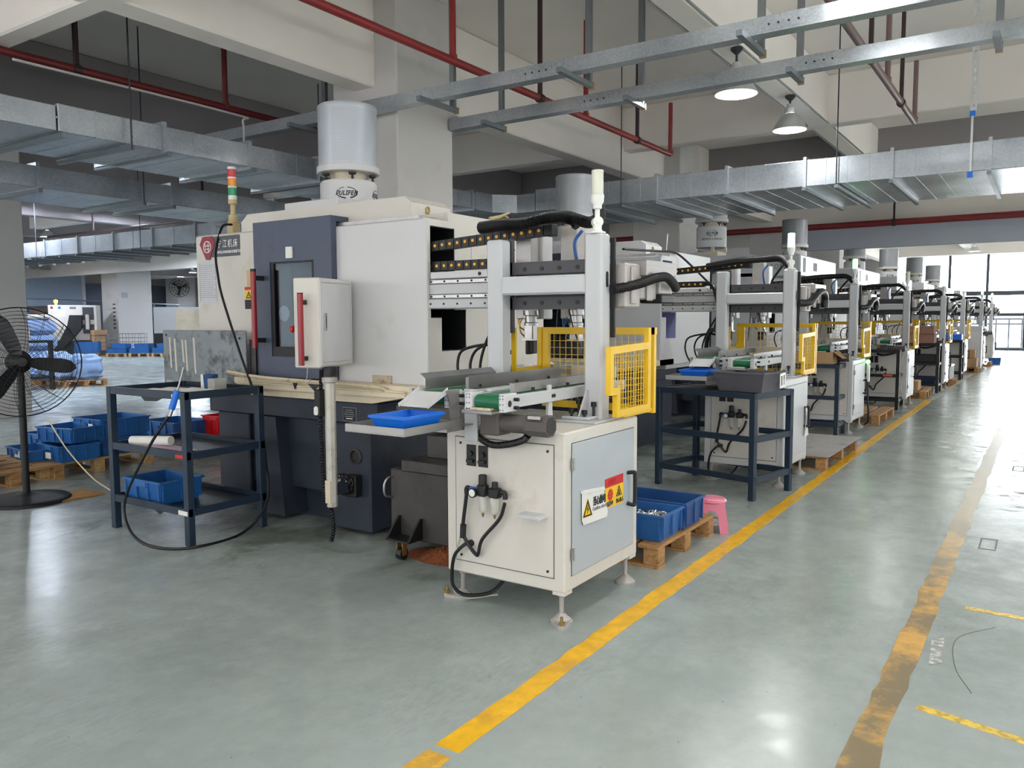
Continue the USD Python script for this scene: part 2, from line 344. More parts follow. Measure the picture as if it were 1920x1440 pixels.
# ================================================================ the hall
def floor_mat():
    co = lin((156, 165, 162)); n, l = {}, []
    n['g'] = ('geometry', {})
    n['n1'] = ('noise_texture', {'scale': 0.55, 'detail': 6.0, 'roughness': 0.6}); l.append(('g.position', 'n1.vector'))
    n['r1'] = ('rgb_ramp', {'ramp': [(0.25, lin((142, 151, 148))), (0.5, co), (0.75, lin((166, 175, 172)))]}); l.append(('n1.fac', 'r1.fac'))
    # scuffs along the travel of trolleys
    n['mp'] = ('mapping', {'scale': (1.2, 4.5, 1.0), 'rotation': (0, 0, 0.35)}); l.append(('g.position', 'mp.vector'))
    n['n2'] = ('noise_texture', {'scale': 9.0, 'detail': 10.0, 'roughness': 0.78}); l.append(('mp.vector', 'n2.vector'))
    n['n3'] = ('noise_texture', {'scale': 0.8, 'detail': 3.0}); l.append(('g.position', 'n3.vector'))
    n['m3'] = ('math', {'math_type': 'multiply'}); l += [('n2.fac', 'm3.value1'), ('n3.fac', 'm3.value2')]
    n['r2'] = ('rgb_ramp', {'ramp': [(0.29, (0, 0, 0)), (0.42, (0.3, 0.3, 0.3)), (0.5, (0.5, 0.5, 0.5))]}); l.append(('m3.value', 'r2.fac'))
    n['x2'] = ('mix_color', {'b': lin((104, 110, 106))}); l += [('r2.color', 'x2.fac'), ('r1.color', 'x2.a')]
    # small black specks
    n['n4'] = ('noise_texture', {'scale': 34.0, 'detail': 3.0, 'roughness': 0.6}); l.append(('g.position', 'n4.vector'))
    n['r4'] = ('rgb_ramp', {'ramp': [(0.70, (0, 0, 0)), (0.75, (0.75, 0.75, 0.75))]}); l.append(('n4.fac', 'r4.fac'))
    n['x4'] = ('mix_color', {'b': lin((70, 74, 72))}); l += [('r4.color', 'x4.fac'), ('x2.result', 'x4.a')]
    # paint chipped off the traffic lane further down the aisle
    n['s'] = ('separate_xyz', {}); l.append(('g.position', 's.vector'))
    n['mp5'] = ('mapping', {'scale': (2.4, 0.9, 1.0)}); l.append(('g.position', 'mp5.vector'))
    n['n5'] = ('noise_texture', {'scale': 3.2, 'detail': 8.0, 'roughness': 0.72}); l.append(('mp5.vector', 'n5.vector'))
    n['ax'] = ('map_range', {'from_min': 4.5, 'from_max': 8.0, 'to_min': -0.14, 'to_max': 0.0, 'clamp': True}); l.append(('s.x', 'ax.value'))
    n['ay'] = ('map_range', {'from_min': 0.9, 'from_max': 1.8, 'to_min': 0.0, 'to_max': -0.2, 'clamp': True}); l.append(('s.y', 'ay.value'))
    n['a1'] = ('math', {'math_type': 'add'}); n['a2'] = ('math', {'math_type': 'add'}); l += [('n5.fac', 'a1.value1'), ('ax.result', 'a1.value2'), ('a1.value', 'a2.value1'), ('ay.result', 'a2.value2')]
    n['r5'] = ('rgb_ramp', {'ramp': [(0.575, (0, 0, 0)), (0.6, (1, 1, 1))]}); l.append(('a2.value', 'r5.fac'))
    n['x5'] = ('mix_color', {'b': lin((128, 130, 130))}); l += [('r5.color', 'x5.fac'), ('x4.result', 'x5.a')]
    # oil that has leaked around the machines
    n['n6'] = ('noise_texture', {'scale': 1.3, 'detail': 6.0, 'roughness': 0.65, 'distortion': 0.6}); l.append(('g.position', 'n6.vector'))
    n['oy'] = ('map_range', {'from_min': 1.75, 'from_max': 3.4, 'to_min': -0.22, 'to_max': 0.06, 'clamp': True}); l.append(('s.y', 'oy.value'))
    n['ox'] = ('map_range', {'from_min': 2.6, 'from_max': 3.6, 'to_min': -0.2, 'to_max': 0.0, 'clamp': True}); l.append(('s.x', 'ox.value'))
    n['o1'] = ('math', {'math_type': 'add'}); n['o2'] = ('math', {'math_type': 'add'}); l += [('n6.fac', 'o1.value1'), ('oy.result', 'o1.value2'), ('o1.value', 'o2.value1'), ('ox.result', 'o2.value2')]
    n['oz'] = ('map_range', {'from_min': 6.0, 'from_max': 7.5, 'to_min': 0.0, 'to_max': -0.2, 'clamp': True}); l.append(('s.y', 'oz.value'))
    n['o3'] = ('math', {'math_type': 'add'}); l += [('o2.value', 'o3.value1'), ('oz.result', 'o3.value2')]
    n['r6'] = ('rgb_ramp', {'ramp': [(0.5, (0, 0, 0)), (0.64, (0.75, 0.75, 0.75))]}); l.append(('o3.value', 'r6.fac'))
    n['x6'] = ('mix_color', {'b': lin((98, 102, 88))}); l += [('r6.color', 'x6.fac'), ('x5.result', 'x6.a')]
    n['rn'] = ('noise_texture', {'scale': 2.5, 'detail': 7.0, 'roughness': 0.7}); l.append(('g.position', 'rn.vector'))
    n['rr'] = ('map_range', {'from_min': 0.3, 'from_max': 0.7, 'to_min': 0.14, 'to_max': 0.34}); l.append(('rn.fac', 'rr.value'))
    n['rc'] = ('mix_float', {'b': 0.6}); l += [('r5.color', 'rc.fac'), ('rr.result', 'rc.a')]
    n['bn'] = ('noise_texture', {'scale': 3.0, 'detail': 4.0}); l.append(('g.position', 'bn.vector'))
    n['b'] = ('bump', {'strength': 0.12, 'distance': 0.02}); l.append(('bn.fac', 'b.height'))
    n['p'] = ('principled_bsdf', {'specular_ior_level': 0.5}); l += [('x6.result', 'p.base_color'), ('rc.result', 'p.roughness'), ('b.normal', 'p.normal')]
    return usdkit.material(stage, '/World/Looks/epoxy_floor', n, l, surface='p.BSDF')


def line_mat(name, color, worn, amt, scale, bare=(150, 152, 148), far=False):
    n = {'g': ('geometry', {}), 'n': ('noise_texture', {'scale': scale, 'detail': 8.0, 'roughness': 0.68}), 'r': ('rgb_ramp', {'ramp': [(0.56 - amt * 0.3, (0, 0, 0)), (0.64 - amt * 0.22, (1, 1, 1))]}),
         'n2': ('noise_texture', {'scale': 14.0, 'detail': 6.0}), 'r2': ('rgb_ramp', {'ramp': [(0.3, tuple(np.array(lin(color)) * 0.8)), (0.7, tuple(np.minimum(np.array(lin(color)) * 1.1, 1)))]}),
         'm': ('mix_color', {'b': lin(worn)}), 'p': ('principled_bsdf', {'roughness': 0.4})}
    l = [('g.position', 'n.vector'), ('g.position', 'n2.vector'), ('n.fac', 'r.fac'), ('n2.fac', 'r2.fac'), ('r.color', 'm.fac'), ('r2.color', 'm.a')]
    col = 'm.result'
    if far:      # further down the aisle the paint is worn to the pale primer
        n['s'] = ('separate_xyz', {}); n['k'] = ('map_range', {'from_min': 4.8, 'from_max': 7.2, 'to_min': 0.0, 'to_max': 0.9, 'clamp': True}); n['m2'] = ('mix_color', {'b': lin(bare)})
        l += [('g.position', 's.vector'), ('s.x', 'k.value'), ('k.result', 'm2.fac'), ('m.result', 'm2.a')]; col = 'm2.result'
    return usdkit.material(stage, '/World/Looks/' + name, n, l + [(col, 'p.base_color')], surface='p.BSDF')


fl = thing('floor', None, None, kind='structure')
part(fl, 'slab', G().b(-8, 62, -10, 48, -0.2, 0), floor_mat())
LY = line_mat('fresh_yellow_line', (238, 182, 20), (214, 160, 52), 0.08, 4.0)
LYO = line_mat('older_yellow_line', (222, 176, 64), (206, 158, 62), 0.5, 30.0)
LW = line_mat('worn_yellow_line', (212, 164, 78), (128, 112, 82), 0.42, 1.9, (196, 190, 170), far=True)


def stripe(x0, x1, y0, y1, w, jag=0.004, step=0.12):
    xs = np.arange(x0, x1, step); t = (xs - x0) / (x1 - x0); yc = y0 + (y1 - y0) * t
    a = yc - w / 2 + RNG.normal(0, jag, len(xs)); b = yc + w / 2 + RNG.normal(0, jag, len(xs))
    return G().pr(list(zip(xs, a)) + list(zip(xs[::-1], b[::-1])), 'z', 0.0, 0.0015)


part(fl, 'aisle_line', stripe(2.12, 16.4, 1.695, 1.78, 0.105), LY, label='fresh yellow aisle line')
part(fl, 'aisle_line', stripe(-2.0, 2.12, 1.67, 1.695, 0.108), LYO, label='older speckled stretch of the yellow aisle line')
part(fl, 'aisle_line', stripe(16.4, 40, 1.76, 1.5, 0.105, 0.012), line_mat('faded_yellow_line', (196, 184, 140), (170, 172, 164), 0.7, 6.0), label='faded far stretch of the yellow aisle line')
part(fl, 'worn_line', stripe(-2, 30, 0.48, 0.47, 0.115, 0.006), LW, label='worn dirty yellow line')
for (ax, ay, bx, by) in ((3.36, 0.365, 3.15, -0.6), (4.68, 0.305, 4.60, -0.9)):
    d = np.array([bx - ax, by - ay]); d /= np.linalg.norm(d); q = np.array([-d[1], d[0]]) * 0.024; a, b = np.array([ax, ay]), np.array([bx, by])
    part(fl, 'floor_tape', G().pr([a - q, a + q, b + q, b - q], 'z', 0, 0.0012), line_mat('yellow_tape_%d' % (ax * 10), (232, 196, 70), (180, 150, 60), 0.3, 30.0))
TAPEW = line_mat('scuffed_white_tape', (214, 214, 210), (140, 142, 140), 0.5, 22.0)
part(fl, 'tape_patch', G().pr([(3.80, 0.375), (3.85, 0.33), (4.17, 0.35), (4.14, 0.40)], 'z', 0, 0.002), TAPEW, label='scuffed white tape patch')
for (x, y) in ((5.95, 0.33), (9.2, 0.25)):
    part(fl, 'tape_outline', G().pr(Polygon([(x, y), (x + .3, y), (x + .3, y - .1), (x, y - .1)]).difference(sbox(x + .02, y - .09, x + .28, y - .01)), 'z', 0, 0.001), mat('tape_residue', (120, 124, 124), 0.7))
part(fl, 'scratch_mark', G().tube([(4.45, 0.16, 0), (4.2, 0.3, 0), (3.85, 0.28, 0), (3.6, 0.2, 0)], 0.002, 4), mat('scratch', (96, 102, 100), 0.7))

H = 4.75
ce = thing('ceiling', None, None, kind='structure')
part(ce, 'slab', G().b(-8, 44, -10, 48, H, H + 0.25), CEIL)
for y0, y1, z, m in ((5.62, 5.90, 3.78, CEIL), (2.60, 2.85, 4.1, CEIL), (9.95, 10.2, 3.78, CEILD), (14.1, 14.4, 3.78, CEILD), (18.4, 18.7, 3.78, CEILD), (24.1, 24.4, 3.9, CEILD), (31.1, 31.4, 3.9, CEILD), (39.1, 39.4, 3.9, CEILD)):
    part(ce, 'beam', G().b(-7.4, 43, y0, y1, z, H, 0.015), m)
for x0, x1, z, y0, y1 in ((3.24, 3.44, 3.78, -9.4, 47), (11.56, 11.81, 4.1, -9.4, 47), (27.4, 27.7, 3.9, -9.4, 47), (35.4, 35.7, 3.9, -9.4, 47)):
    part(ce, 'beam', G().b(x0, x1, y0, y1, z - 0.003, H, 0.015), CEIL)
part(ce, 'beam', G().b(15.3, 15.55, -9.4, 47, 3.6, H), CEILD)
part(ce, 'beam', G().b(19.62, 19.9, -9.4, 47, 3.58, H), CEIL)
part(ce, 'bulkhead', G().b(19.42, 19.62, -9.4, 4.85, 3.05, 3.64, 0.01), BULK, label='grey painted bulkhead beam across the aisle')

for i, (x0, x1, y0, y1, lab) in enumerate(((6.0, 6.87, 5.33, 6.2, 'thick white square concrete column rising behind the nearest machine'), (13.15, 14.03, 5.33, 6.2, 'white square concrete column behind the second mist collector drum row'),
                              (5.43, 6.33, 13.4, 14.3, 'white column cut by the left edge behind the standing fan'), (20.7, 22.4, 35.5, 36.8, 'wide white column far back among pallets of blue crates'), (28.8, 30.0, 43.0, 44.2, 'pale far column with the round wall fan on it'),
                              (19.8, 20.7, 5.3, 6.2, 'white column beside the grey bulkhead beam end'), (27.0, 27.9, 5.6, 6.5, 'far white column before the glazed end wall'), (40.9, 42.3, 5.95, 6.9, 'white pier at the left end of the glazed wall'))):
    c = thing('concrete_column', lab, 'column', ((x0 + x1) / 2, (y0 + y1) / 2, 0), kind='structure')
    part(c, 'shaft', G().b(x0, x1, y0, y1, 0, H, 0.012), CONC)
    if i == 3:
        for k in range(7):
            part(c, 'bracket', G().b(x0 - .08, x0, 35.7, 35.78, 1.15 + .18 * k, 1.2 + .18 * k), BLACK)
        part(c, 'notice', G().b(20.9, 21.2, 35.49, 35.5, 2.55, 2.8), mat('faded_notice', (170, 172, 180), 0.7))

# outer walls: long strips of window let the daylight in (right and behind the camera, out of view)
def glazed(name, axis, at0, a0, a1, step, sill=0.6, head=4.3, t=0.25):
    w = thing(name, None, None, kind='structure'); g = G()
    def bx(p, q, z0, z1):
        g.b(at0, at0 + t, p, q, z0, z1) if axis == 'x' else g.b(p, q, at0, at0 + t, z0, z1)
    bx(a0, a1, 0, sill); bx(a0, a1, head, H)
    for p in np.arange(a0, a1 + .1, step): bx(p - .2, p + .2, sill, head)
    part(w, 'masonry', g, CONC)
glazed('wall_right', 'y', -9.2, -8, 43, 6.0)
glazed('wall_back', 'x', -7.2, -9, 47, 6.0)
w = thing('wall_left', None, None, kind='structure')
part(w, 'masonry', G().b(-8, 44, 46, 46.3, 0, H), CONC)
part(w, 'blue_panel', G().b(14.0, 24.2, 45.0, 45.15, 0, 4.0), BLUEW); part(w, 'trim', G().b(24.2, 24.35, 44.9, 45.15, 0, 4.2), WHITE); part(w, 'slate_panel', G().b(24.4, 30.0, 45.2, 45.35, 0, 3.6), SLATE)
part(w, 'pale_panel', G().b(30.5, 38, 44.6, 44.8, 0, 3.2), GREYWHITE)
w = thing('wall_far', None, None, kind='structure')
part(w, 'masonry', G().b(43, 43.3, 6.2, 47, 0, H).b(43, 43.3, -9.5, 6.2, 4.52, H).b(43, 43.3, -9.5, -5.6, 0, 4.52), CONC)
wf = thing('window_1', None, None, kind='structure')
MUL = mat('dark_window_frame', (52, 56, 64), 0.45, metal=0.2)
YS = [6.2, 4.0, 2.46, 0.95, -0.6, -2.2, -3.8, -5.6]
for i, y in enumerate(YS): part(wf, 'mullion', G().b(43.02, 43.16, y - .05, y + .05, 0, 4.52), MUL)
for z, h in ((0.04, .05), (1.62, .06), (2.6, .09), (4.48, .05)): part(wf, 'transom', G().b(43.03, 43.15, -5.6, 6.2, z - h, z + h), MUL)
for i in range(len(YS) - 1):
    for z0, z1 in ((.1, 1.56), (1.68, 2.52), (2.7, 4.43)): part(wf, 'pane', G().b(43.08, 43.09, YS[i + 1] + .05, YS[i] - .05, z0, z1), PANE)
rl = thing('railing', 'thin dark metal railing in front of the glazed end wall', 'railing', (42.4, 0.8, 0))
RAILM = mat('railing_grey', (110, 114, 122), 0.5)
for z in (0.12, 1.2, 1.42): part(rl, 'rail', G().b(42.37, 42.43, -3.0, 3.2, z - .025, z + .025), RAILM)
for k in range(13): part(rl, 'baluster', G().b(42.38, 42.42, -3.0 + .5 * k, -2.96 + .5 * k, 0, 1.42), RAILM)

# ---------------------------------------------------------------- high-bay lamps
LENS = emit('lamp_lens_lit', (0.98, 0.985, 0.98), LAMP_E * 34)
SHADE = mat('spun_aluminium_shade', (206, 208, 210), 0.35, metal=0.6)


LENSC = emit('cool_lamp_lens_lit', (0.78, 0.86, 1.0), LAMP_BACK * 34)


def lamp(x, y, z, label, top=None, group=None, r=0.19):
    t = thing('high_bay_lamp', label, 'ceiling lamp', (x, y, z), group)
    part(t, 'shade', G().la([(r, 0), (r + .004, .004), (r * .86, .07), (r * .55, .16), (.06, .19), (.055, .19), (r * .5, .15), (r * .8, .065), (r - .01, .004)], (x, y, z)), SHADE, 40)
    part(t, 'lens', G().la([(r * .96, 0.012), (0, 0.0115)], (x, y, z), n=20), LENSC if y > 12 else LENS)
    part(t, 'housing', G().la([(.045, .18), (.06, .2), (.06, .25), (.045, .26), (.04, .3), (0, .3)], (x, y, z), n=16), SHADE, 40)
    top = top or 4.1
    part(t, 'stem', G().cy((x, y, z + .3), (x, y, top - .02), .012, 8).la([(.06, 0), (.06, -.02), (.02, -.06), (0, -.06)], (x, y, top - .001), n=14), MUL)
    return t


lamp(7.85, 2.62, 3.66, 'high-bay lamp with pale conical shade, nearest lamp, by the upper cable tray', r=.20)
lamp(9.85, 2.64, 3.70, 'bell-shaped high-bay lamp under the ceiling beam, above the galvanised duct')
lamp(16.2, 2.4, 3.62, 'small high-bay lamp seen edge-on below the galvanised duct', H - .02)
lamp(15.2, 31.2, 4.0, 'far glowing lamp, leftmost of the far left lamps', H - .02); lamp(16.2, 29.7, 4.05, 'far glowing lamp between two others left of the wide far column', H - .02); lamp(17.8, 27.3, 4.05, 'far lamp right of the wide far column', H - .02)
lamp(8.25, 17.5, 4.0, 'bright lamp half hidden behind the lower duct on the left', H - .02); lamp(10.6, 17.3, 4.0, 'lamp peeping below the lower duct, right of the left column', H - .02)
for (x, y) in ((1.9, 1.1), (0.3, 6.8), (-1.5, 2.4), (-5.0, 1.0), (-4.0, 6.5), (-2.0, -2.6), (1.2, -2.6), (5.0, 1.25), (4.4, -2.6), (8.0, -2.6), (12.0, -2.6), (16.0, -2.6), (-2.0, -6.2), (2.5, -6.2), (7.0, -6.2), (12.0, -6.2), (17.0, -6.2), (20.5, -1.0), (22.4, 3.8), (28.5, 2.4), (34, 2.4), (1.5, 13.0), (12.0, 24.0), (24.0, 24.0), (22.5, 32.0), (12.5, 37.5), (20.0, 40.5), (27.0, 40.0), (16.5, 20.0), (7.0, 22.5), (17.0, 35.0), (25.0, 36.0), (31.0, 30.0), (5.0, 14.5)):
    lamp(x, y, 3.9, 'high-bay lamp hanging out of the picture over the hall', H - .02, 'lamps beyond the frame')

# ---------------------------------------------------------------- galvanised ducts
def duct(t, axis, c0, c1, a0, a1, z0, z1, flanges, bars, rods=(), seam=0.22, top=H):
    """A duct run along axis ('x' or 'y') from a0 to a1, c0..c1 wide: one section between flanges, hung on angle bars with rods."""
    def bx(p, q, u, v, lo, hi, c=0):
        return G().b(p, q, u, v, lo, hi, c) if axis == 'x' else G().b(u, v, p, q, lo, hi, c)
    cut = [a0] + [f for f in flanges if a0 < f < a1] + [a1]
    for p, q in zip(cut[:-1], cut[1:]):
        s = part(t, 'duct_section', bx(p + .004, q - .004, c0, c1, z0, z1, .006), GALV)
        for u in np.arange(p + seam, q - seam * .4, seam):
            part(s, 'fold', bx(u - .004, u + .004, c0 - .004, c1 + .004, z0 - .004, z1 + .004), GALV)
    for f in cut[1:-1]:
        part(t, 'flange', bx(f - .018, f + .018, c0 - .03, c1 + .03, z0 - .03, z1 + .03), GALV)
    for f in bars:
        part(t, 'support_bar', bx(f - .02, f + .02, c0 - .06, c1 + .06, z0 - .05, z0 - .012), mat('support_bar_steel', (120, 126, 130), 0.4, metal=0.7))
    for f, c in rods:
        part(t, 'hanger_rod', (G().cy((f, c, z0 - .05), (f, c, top), .007, 6) if axis == 'x' else G().cy((c, f, z0 - .05), (c, f, top), .007, 6)), MUL)


t = thing('air_duct', 'wide flat galvanised air duct on the left that turns across the aisle on the right', 'air duct', (9.65, 6.6, 3.0))
fx = [3.42 + .915 * k for k in range(7)]
duct(t, 'x', 6.6, 7.68, 3.42, 9.0, 3.0, 3.22, fx, [3.44 + .915 * k for k in range(6)] + [4.0, 6.2, 8.2], [(4.0, 6.54), (6.2, 6.54), (8.2, 6.54)], seam=.305)
part(t, 'duct_bend', G().pr([(9.0, 6.6), (9.4, 6.6), (9.65, 6.35), (9.65, 6.05), (11.6, 6.05), (11.6, 6.6), (11.0, 7.4), (10.4, 7.68), (9.0, 7.68)], 'z', 3.0, 3.25), GALV)
fy = [6.05 - .912 * k for k in range(12)]
duct(t, 'y', 9.65, 11.62, -5.0, 6.05, 3.0, 3.30, sorted(fy), fy[1:11] + [2.05, 4.7], [(2.05, 9.6), (4.7, 9.6), (-1.2, 9.6)], seam=.228)
# the elbow that leaves to the left across the hall
for u0, u1, z0, z1 in ((6.6, 7.9, 3.0, 3.2), (7.9, 9.2, 3.0, 3.2)):
    part(t, 'duct_section', G().b(2.2, 3.41, u0, u1, z0, z1, .006), GALV)
part(t, 'duct_stiffener', G().b(3.4, 3.425, 6.6, 9.2, 3.10, 3.115), GALV)
t = thing('air_duct', 'darker galvanised duct parallel to and below left of the near one', 'air duct', (6, 9.2, 2.85))
duct(t, 'x', 8.6, 9.75, 1.0, 9.3, 2.85, 3.07, [4.22 + 1.5 * k for k in range(-2, 4)], [4.22 + 1.5 * k for k in range(-2, 4)] + [5.35], [(5.35, 8.55), (8.0, 8.55)], seam=.5)
t = thing('air_duct', 'far galvanised duct across the back left, brighter towards the machine', 'air duct', (9.2, 14, 2.85))
duct(t, 'y', 8.7, 9.8, 11.2, 24.0, 2.85, 3.17, [12.4 + 1.28 * k for k in range(9)], [12.4 + .64 * k for k in range(18)], [(14.0, 8.65), (17.8, 8.65)], seam=.64)

# ---------------------------------------------------------------- cable trays with struts and rods
def tray(label, x0, y0, y1, struts, dx):
    t = thing('cable_tray', label, 'cable tray', (x0, y0, 3.47))
    P = sbox(x0, 3.47, x0 + .115, 3.585).difference(sbox(x0 + .006, 3.476, x0 + .109, 3.6))
    part(t, 'channel', G().pr(P, 'y', y0, y1), GALV)
    for y in (y0 + .9, y0 + 2.6, y0 + 4.6):
        if y < y1:
            s = part(t, 'joint_plate', G().b(x0 - .003, x0, y - .15, y + .15, 3.485, 3.57), GALV)
            part(s, 'bolts', G().cy((x0 - .006, y - .1, 3.525), (x0 - .003, y - .1, 3.525), .008, 8).cy((x0 - .006, y - .035, 3.525), (x0 - .003, y - .035, 3.525), .008, 8).cy((x0 - .006, y + .035, 3.525), (x0 - .003, y + .035, 3.525), .008, 8).cy((x0 - .006, y + .1, 3.525), (x0 - .003, y + .1, 3.525), .008, 8), BLACK)
    SB = mat('strut_steel', (128, 134, 138), 0.42, metal=0.7)
    for y in struts:
        s = part(t, 'strut', G().b(x0 - .18, x0 + dx, y - .022, y + .022, 3.428, 3.468), SB)
        part(s, 'end_nut', G().b(x0 + dx, x0 + dx + .02, y - .024, y + .024, 3.42, 3.475), BRASS)
        part(t, 'hanger', G().b(x0 + dx - .06, x0 + dx - .02, y - .025, y + .025, 3.46, H), SB)
    return t


tray('upper galvanised cable tray crossing in front of the thick column', 5.76, -1.0, 8.2, (1.85, 3.28, 4.71, 6.4), .36)
tray('lower galvanised cable tray that ends at the thick column', 6.78, -1.0, 5.31, (0.39, 1.79, 3.2, 4.75), .2)

# ---------------------------------------------------------------- sprinkler pipes
def pipe(label, pts, r, hangers=(), drops=(), m=PIPE, top=H):
    t = thing('sprinkler_pipe', label, 'fire pipe', pts[0])
    part(t, 'main_pipe', G().tube(pts, r, 10, smooth=False), m, 40)
    for (x, y, z) in hangers:
        h = part(t, 'hanger', G().b(x - .018, x + .018, y - .018, y + .018, z + r * .8, top), PIPEB); part(h, 'clamp', G().cy((x - .03, y, z), (x + .03, y, z), r + .012, 12) if abs(pts[1][0] - pts[0][0]) > abs(pts[1][1] - pts[0][1]) else G().cy((x, y - .03, z), (x, y + .03, z), r + .012, 12), PIPEB)
    for (p, q) in drops:
        d = part(t, 'branch_pipe', G().cy(p, q, r * .8, 10), m, 40); part(d, 'tee', G().la([(r * 1.1, 0), (r * 1.1, .05)], p, axis=np.array(q) - np.array(p), n=10), m, 40)
    return t


pipe('red sprinkler pipe running slantwise over the near machine and under the cable trays', [(0.5, 4.35, 3.71), (10.37, 4.35, 3.71)], .035, [(7.04, 4.35, 3.71), (9.33, 4.35, 3.71)], [((5.62, 4.35, 3.71), (5.62, 4.35, H)), ((8.0, 4.35, 3.71), (8.0, 4.35, H)), ((10.37, 4.35, 3.71), (10.37, 4.35, 4.38))])
pipe('red and grey sprinkler pipe on the right ending in an upturned branch', [(4.9, 1.37, 3.71), (10.27, 1.37, 3.71)], .032, [(7.6, 1.37, 3.71), (9.3, 1.37, 3.71)], [((8.45, 1.37, 3.71), (8.45, 1.37, H)), ((10.27, 1.37, 3.71), (10.27, 1.37, 4.38))], m=mat('pipe_brown_grey', (120, 96, 92), 0.4, metal=0.3))
pipe('dark red sprinkler pipe over the left air ducts', [(0.0, 7.3, 3.73), (9.0, 7.3, 3.73)], .036, [(3.97, 7.3, 3.73)], [((5.53, 7.3, 3.73), (5.53, 7.3, H))], m=mat('dark_red_pipe', (104, 30, 30), 0.5))
pipe('thick dark red pipe lying along the grey bulkhead beam', [(19.25, -6, 3.56), (19.25, 11.0, 3.56)], .07, [(19.25, 2.9, 3.56), (19.25, 6.9, 3.56), (19.25, 0.2, 3.56)], m=mat('bulkhead_pipe_red', (122, 36, 38), 0.5))
pipe('thin red pipe with branch far left under the ducts', [(10, 12, 3.5), (10, 20, 3.5)], .03, [(10, 14, 3.5)], [((10, 18, 3.5), (10, 18, 3.9))], m=PIPEB)
for (x, y, z0, z1) in ((17.0, 5.1, 3.35, H), (14.2, 0.5, 3.2, H)):
    pass
c = thing('conduit_run', 'pair of thin grey conduits along the lamp beam edges', 'conduit', (8, 2.6, 4.1))
for y in (2.585, 2.865): part(c, 'conduit', G().cy((3.6, y, 4.11), (14, y, 4.11), .011, 8), mat('grey_conduit', (150, 150, 148), 0.5), 40)
c = thing('cable_conduit', 'thin pale conduit bending down to the left air duct', 'conduit', (5.4, 7.1, 3.3))
part(c, 'tube', G().tube([(3.4, 7.22, 3.66), (5.55, 7.22, 3.66), (5.68, 7.22, 3.6), (5.68, 7.22, 3.25)], .012, 8, k=10), CONC, 40)
c = thing('duct_hook', 'perforated hanger strap with blue clips above the right duct', 'hanger', (8.9, 0.62, 3.3))
sl = G(); P = sbox(-.03, 0, .03, 1.15)
for k in range(13): P = P.difference(sbox(-.012, .05 + .085 * k, .012, .1 + .085 * k))
part(c, 'strap', G().pr(affinity.translate(P, .74, 3.6), 'x', 9.63, 9.64), SHADE); part(c, 'clip', G().b(9.58, 9.64, .72, .77, 3.55, 3.6), BLUET); part(c, 'clip', G().b(9.57, 9.63, .72, .77, 2.93, 2.99), BLUET)
part(c, 'strap', G().b(9.6, 9.61, .735, .755, 2.95, 3.6), SHADE)
# ================================================================ lathes
def bolts(g, pts, axis, r=.009, h=.006, n=8):
    a = np.array(axis, float)
    for p in pts: g.cy(np.array(p, float), np.array(p, float) + a * h, r, n)
    return g


